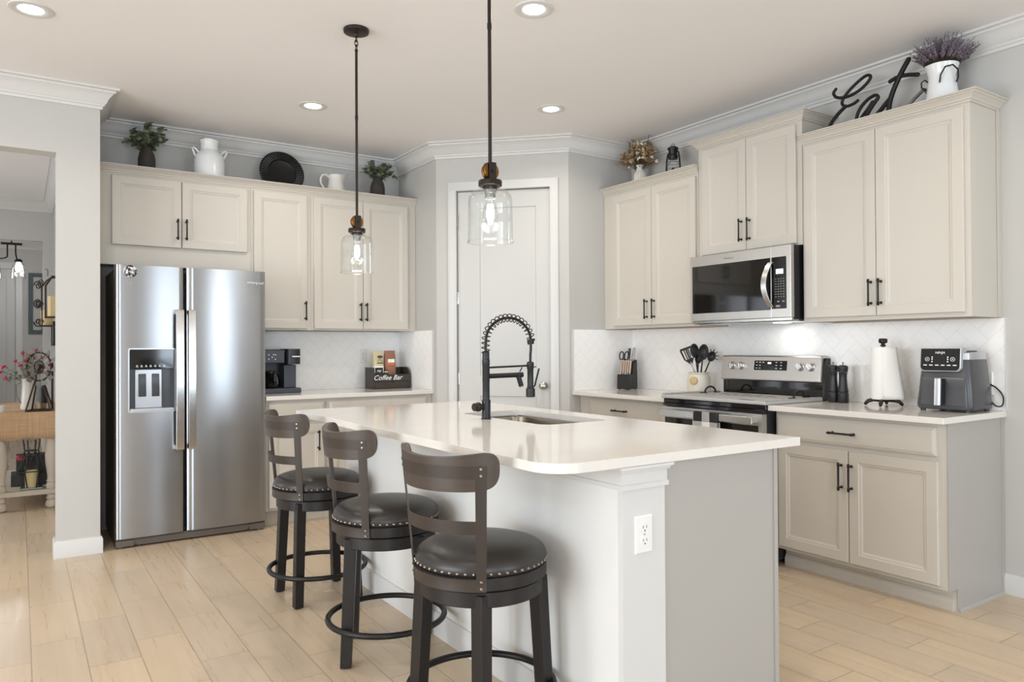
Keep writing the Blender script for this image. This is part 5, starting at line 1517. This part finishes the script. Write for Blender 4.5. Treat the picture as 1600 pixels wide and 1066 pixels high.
# ------------------------------------------------------------------ dining room and foyer seen through the opening
t = thing('console_table', 'whitewashed console table with turned legs and a low shelf, beyond the opening at the left', 'table', (.05, 7.5, 0))
tx0, tx1, ty0, ty1 = -.165, .262, 6.86, 8.25
obj('tabletop', MB().box(tx0, tx1, ty0, ty1, .73, .757), M['whitewash'], t, bevel=.006)
obj('apron', MB().box(tx0+.03, tx1-.03, ty0+.03, ty1-.03, .62, .73), M['whitewash'], t, bevel=.003)
obj('shelf', MB().box(tx0+.012, tx1-.012, ty0+.012, ty1-.012, .112, .15), M['whitewash'], t, bevel=.004)
for a in (tx0+.045, tx1-.045):
    for b in (ty0+.045, ty1-.045):
        c_ = (a, b, 0)
        obj('leg', MB().lathe([(0, 0), (.026, 0), (.042, .012), (.046, .035), (.038, .06), (.030, .068), (.040, .075), (.040, .085), (.032, .095), (.036, .11)], c_, 24).lathe([(.036, .151), (.042, .17), (.040, .19), (.031, .20), (.038, .212), (.031, .225), (.033, .26), (.046, .36), (.048, .42), (.040, .50), (.032, .55), (.043, .565), (.043, .58), (.036, .59), (.036, .62), (0, .62)], c_, 24), M['whitewash'], t)
rn = MB()
L = []
for yy, zz in ((6.846, .555), (6.844, .62), (6.842, .70), (6.846, .752), (6.858, .7605), (6.90, .7605), (8.0, .7605), (8.265, .7605)):
    L.append((yy, zz))
for (a, b), (c_, d) in zip(L[:-1], L[1:]):
    k = 12
    rows = [[(tx0-.01+(tx1-tx0+.02)*i/k, yy_+(.006*sin(i*1.3) if zz_ < .7 else 0), zz_+(.006*cos(i*.9) if zz_ < .57 else 0)) for i in range(k+1)] for yy_, zz_ in ((a, b), (c_, d))]
    n = len(rn.v); rn.v += rows[0]+rows[1]
    rn.f += [(n+i, n+i+1, n+k+2+i, n+k+1+i) for i in range(k)]
tag(obj('table_runner', rn, M['burlap'], origin=(.05, 7.4, .757), solid=.003), 'woven burlap runner covering the console table and hanging over its end', 'table runner')
RZ = .7625
# windmill ornament
t = thing('windmill_ornament', 'rustic metal windmill ornament on the burlap-covered table', 'ornament', (.135, 6.98, RZ))
bx = [(.042, 6.90), (.205, 6.875), (.228, 7.02), (.085, 7.04)]
hub = Vector((.13, 6.93, 1.115))
m = MB()
for i in range(4): m.tube([(*bx[i], RZ+.006), (*bx[(i+1) % 4], RZ+.006)], .006, 6)
obj('base_frame', m, M['dark_iron'], t)
for i in range(4): obj('tower_leg', MB().tube([(*bx[i], RZ+.004), tuple(Vector((*bx[i], RZ)).lerp(hub+Vector((0, .02, -.01)), .97))], .0065, 6), M['dark_iron'], t)
obj('rear_post', MB().box(.216, .232, 7.035, 7.050, RZ, 1.14), M['dark_iron'], t, smooth=False)
wn_ = Vector((-.70, -.71, 0)).normalized(); ws = Vector((wn_.y, -wn_.x, 0)); wu = Vector((0, 0, 1))
obj('wheel_rim', MB().tube([hub+(ws*cos(a)+wu*sin(a))*.112 for a in [2*PI*i/40 for i in range(40)]], .0065, 8, True).tube([hub+(ws*cos(a)+wu*sin(a))*.045 for a in [2*PI*i/24 for i in range(24)]], .005, 8, True), M['dark_iron'], t)
obj('hub', MB().tube([hub-wn_*.02, hub+wn_*.02], .02, 14), M['dark_iron'], t)
for k in range(12):
    a = 2*PI*(k+.3)/12
    d = ws*cos(a)+wu*sin(a); s_ = -ws*sin(a)+wu*cos(a)
    tw_ = (s_*.9+wn_*.45).normalized()
    p = [hub+d*.06-tw_*.010, hub+d*.155-tw_*.021, hub+d*.155+tw_*.021, hub+d*.06+tw_*.010]
    th = d.cross(tw_)*.0015
    obj('blade', MB().loops([[q_-th for q_ in p], [q_+th for q_ in p]]), M['galv'], t, smooth=False)
# dark bottle and small glass behind the windmill
t = thing('bottle', 'small black bottle behind the windmill ornament on the table', 'bottle', (.165, 7.12, RZ))
obj('glass_foot', MB().lathe([(0, 0), (.022, 0), (.022, .05), (0, .05)], (.165, 7.12, RZ), 20), M['carafe'], t)
obj('body', MB().lathe([(0, .051), (.026, .052), (.026, .17), (.016, .19), (.012, .22), (0, .22)], (.165, 7.12, RZ), 20), M['black'], t)
# flower jug
x, y = .065, 7.25
t = thing('flower_jug', 'pale metal jug holding pink flowers on the table behind the windmill', 'jug', (x, y, RZ))
obj('body', MB().lathe([(0, 0), (.055, 0), (.058, .01), (.050, .12), (.044, .19), (.052, .23), (.060, .25), (.056, .25), (.04, .20), (0, .19)], (x, y, RZ), 28), M['ceramic'], t)
obj('handle', MB().tube([(x-.045, y-.02, RZ+.22), (x-.085, y-.02, RZ+.20), (x-.08, y-.02, RZ+.10), (x-.05, y-.02, RZ+.05)], .0035, 8), M['galv'], t)
random.seed(21)
t = thing('flower_bunch', 'loose bunch of pink flowers and green leaves in the pale metal jug', 'flowers', (x, y, RZ+.25))
st, pk, lf = MB(), MB(), MB()
c = Vector((x, y, RZ+.24))
tips = [(-.17, -.12, .11), (-.19, -.1, .07), (-.16, -.02, .02), (-.04, -.04, .22), (-.02, -.05, .16), (.02, -.03, .20), (.09, -.05, .18), (.13, -.02, .20), (.15, -.03, .12), (.10, -.06, .10), (-.09, -.03, .16), (.05, .03, .24), (-.06, -.08, .12), (.0, -.1, .19), (.14, .0, .06)]
for q_ in tips:
    q_ = c+Vector(q_)
    P = twig(st, c+Vector((0, 0, -.06)), q_, .0018, (0, 0, .025))
    for j in range(7): pk.ball(q_+Vector((random.uniform(-1, 1), random.uniform(-1, 1), random.uniform(-1, 1)))*.011, .0085, 6, 4)
    for i in range(2, 6):
        for j in range(3): leaf(lf, P[i], Vector((random.uniform(-1, 1), random.uniform(-1, 1), random.uniform(-.2, 1))), Vector((.1, .1, 1)), .035, .018)
obj('stems', st, M['stem'], t); obj('petals', pk, M['pink'], t); obj('leaves', lf, M['leafpale'], t, smooth=False)
single('candle_jar', MB().lathe([(0, 0), (.03, 0), (.032, .05), (.028, .052), (.028, .04), (0, .04)], (-.122, 7.0, RZ), 20), M['white_plastic'], 'small white jar at the left edge of the burlap-covered table', 'jar', (-.122, 7.0, RZ))
# lantern and crate on the low shelf
SZ = .1505
x, y = .083, 6.98
t = thing('candle_lantern', 'black geometric wire candle lantern on the low shelf of the console table', 'lantern', (x, y, SZ))
obj('base', MB().box(x-.075, x+.075, y-.06, y+.06, SZ, SZ+.014), M['galv'], t, bevel=.003)
m = MB()
for i in range(6):
    a, b = rad(60*i), rad(60+60*i)
    q0 = (x+.062*cos(a), y+.055*sin(a)); q1 = (x+.088*cos(a), y+.08*sin(a)); q2 = (x+.045*cos(a), y+.045*sin(a))
    r1 = (x+.088*cos(b), y+.08*sin(b)); r2 = (x+.045*cos(b), y+.045*sin(b))
    m.tube([(*q0, SZ+.014), (*q1, SZ+.14), (*q2, SZ+.30), (x+.055*cos(a), y+.05*sin(a), SZ+.38)], .0048, 6)
    m.tube([(*q1, SZ+.14), (*r1, SZ+.14)], .004, 6).tube([(*q2, SZ+.30), (*r2, SZ+.30)], .004, 6)
    m.tube([(*q1, SZ+.14), (*r2, SZ+.30)], .0036, 6)
m.tube([(x+.055*cos(a), y, SZ+.38+.05*sin(a)) for a in [PI*i/12 for i in range(13)]], .004, 6)
obj('wire_frame', m, M['black'], t)
single('pillar_candle', MB().lathe([(0, 0), (.042, 0), (.043, .004), (.043, .125), (.038, .13), (.03, .122), (0, .12)], (x, y, SZ+.0142), 28), M['wax'], 'ivory pillar candle in a glass inside the black wire lantern on the shelf', 'candle', (x, y, SZ+.0142))
single('glass_cylinder', MB().loops([[(x+.0475*cos(2*PI*i/28), y+.0475*sin(2*PI*i/28), SZ+z) for i in range(28)] for z in (.0146, .18)], False, False), M['glass'], 'clear glass cylinder around the ivory candle in the wire lantern', 'glass cylinder', (x, y, SZ+.0146))
t = thing('crate', 'dark stepped wooden crate behind the wire lantern on the low shelf', 'crate', (.085, 7.25, SZ))
obj('lower_box', MB().box(-.055, .215, 7.14, 7.40, SZ, SZ+.09), M['cork'], t, bevel=.004)
obj('upper_box', MB().box(-.02, .195, 7.16, 7.38, SZ+.0905, SZ+.235), M['cork'], t, bevel=.004)
obj('red_bow', MB().ball((.02, 7.15, SZ+.22), (.035, .012, .02)).ball((.0, 7.15, SZ+.235), (.02, .012, .014)), M['pink'], t)
# wall candle holder
t = thing('wall_sconce', 'dark iron wall candle holder with scrolls on the dining room wall', 'candle holder', (.30, 7.6, 1.50))
m = MB()
fr_x0, fr_x1 = .150, .308
m.box(fr_x0+.045, fr_x1, 7.46, 7.58, 1.522, 1.534).box(fr_x0, fr_x1-.03, 7.68, 7.82, 1.452, 1.464)
obj('tray', m, M['dark_iron'], t, smooth=False)
m = MB()
for yy in (7.47, 7.57):
    m.box(fr_x0+.034, fr_x0+.046, yy-.005, yy+.005, 1.52, 1.80).tube([(fr_x0+.04, yy, 1.80), (fr_x0+.085, yy, 1.875)], .007, 6)
    m.box(fr_x0+.08, fr_x1, yy-.005, yy+.005, 1.868, 1.884)
m.box(fr_x1-.004, fr_x1+.001, 7.49, 7.55, 1.45, 1.95)
for yy in (7.69, 7.81): m.box(fr_x0+.012, fr_x0+.022, yy-.005, yy+.005, 1.46, 1.80)
m.tube([(fr_x0+.017, 7.69, 1.80), (fr_x0+.05, 7.60, 1.85), (fr_x0+.08, 7.57, 1.875)], .006, 6)
obj('frame', m, M['dark_iron'], t, smooth=False)
for zc_, r_ in ((1.82, .028), (1.64, .020), (1.485, .024)):
    obj('scroll', MB().tube([(fr_x0+.012-r_*.2+r_*(1-.035*i)*cos(.5*i)*.9, 7.62, zc_+r_*(1-.035*i)*sin(.5*i)*1.4) for i in range(22)], .0036, 6), M['dark_iron'], t)
m = MB()
m.tube([(.205, 7.52, 1.884), (.207, 7.52, 1.925), (.198, 7.52, 1.945), (.186, 7.52, 1.937)], .003, 6)
obj('hook', m, M['dark_iron'], t)
single('pillar_candle', MB().lathe([(0, 0), (.0475, 0), (.0475, .172), (.042, .177), (0, .170)], (.252, 7.52, 1.5345), 28), M['wax'], 'large ivory candle on the upper tray of the iron wall holder', 'candle', (.252, 7.52, 1.5345))
single('pillar_candle', MB().lathe([(0, 0), (.046, 0), (.046, .13), (.04, .134), (0, .128)], (.205, 7.75, 1.4645), 28), M['wax'], 'ivory candle on the lower tray of the iron wall holder', 'candle', (.205, 7.75, 1.4645))
t = thing('wall_picture', 'small black framed picture on the dining room wall below the candle holder', 'picture', (.30, 9.05, 1.42))
obj('frame', MB().box(.285, .309, 8.75, 9.34, 1.29, 1.325).box(.285, .309, 8.75, 9.34, 1.50, 1.535).box(.285, .309, 8.75, 8.785, 1.325, 1.5).box(.285, .309, 9.305, 9.34, 1.325, 1.5), M['black'], t, smooth=False)
obj('print', MB().box(.296, .309, 8.785, 9.305, 1.325, 1.5), M['silver'], t, smooth=False)
# teal framed iron scroll panel on the foyer wall
t = thing('wall_panel', 'teal framed panel with iron scrollwork on the foyer wall', 'wall decor', (.28, 12.98, 1.9))
ax0, ax1, az0, az1 = .112, .46, 1.487, 2.38
F = FY(12.998)
obj('frame', MB(F).box(ax0, ax1, az0, az0+.055, 0, .03).box(ax0, ax1, az1-.055, az1, 0, .03).box(ax0, ax0+.055, az0+.055, az1-.055, 0, .03).box(ax1-.055, ax1, az0+.055, az1-.055, 0, .03), M['teal'], t, smooth=False)
m = MB()
cx_ = (ax0+ax1)/2
for zc_, s_ in ((2.20, 1), (1.93, -1), (1.93, 1), (1.66, -1)):
    for sd in (-1, 1):
        m.tube([(cx_+sd*(.055+.05*(1-.04*i)*cos(.45*i)), 12.985, zc_+s_*.07*(1-.04*i)*sin(.45*i)) for i in range(20)], .007, 6)
m.tube([(cx_, 12.985, az0+.05), (cx_, 12.985, az1-.05)], .007, 6)
obj('scrollwork', m, M['dark_iron'], t)
# foyer light
t = thing('foyer_light', 'black two-arm hanging light with clear glass shades in the foyer', 'hanging light', (-.082, 11.5, CZ))
lx, ly = -.082, 11.5
obj('rod', MB().cyl((lx, ly, CZ), (lx, ly, 2.63), .008, 10).lathe([(0, CZ), (.06, CZ), (.06, CZ-.02), (0, CZ-.025)], (lx, ly, 0), 24), M['black'], t)
obj('crossbar', MB().box(lx-.115, lx+.115, ly-.02, ly+.02, 2.605, 2.632), M['black'], t, bevel=.004)
for s_, ex in ((1, .075), (-1, -.19)):
    a0 = lx+s_*.045
    obj('arm', MB().tube(spline([(a0, ly, 2.61), (a0, ly, 2.50), (a0+s_*.01, ly, 2.44), (lx+ex*.8, ly, 2.415), (lx+ex, ly, 2.42)]), .0085, 8), M['black'], t)
    sx = lx+ex
    obj('socket', MB().lathe([(0, 2.425), (.03, 2.425), (.045, 2.40), (.045, 2.385), (0, 2.385)], (sx, ly, 0), 20), M['black'], t)
    obj('shade', MB().loops([[(sx+r*cos(2*PI*i/28), ly+r*sin(2*PI*i/28), z) for i in range(28)] for r, z in ((.046, 2.384), (.07, 2.34), (.078, 2.27), (.088, 2.17))], False, False), M['glass'], t)
    obj('bulb', MB().lathe([(0, 2.384), (.02, 2.38), (.038, 2.32), (.034, 2.28), (0, 2.255)], (sx, ly, 0), 20), M['bulb'], t)
    l = bpy.data.lights.new('foyer_bulb', 'POINT'); l.energy = P_FOY; l.shadow_soft_size = .05
    lo = bpy.data.objects.new('foyer_bulb', l); COL.objects.link(lo); lo.location = (sx, ly, 2.23)
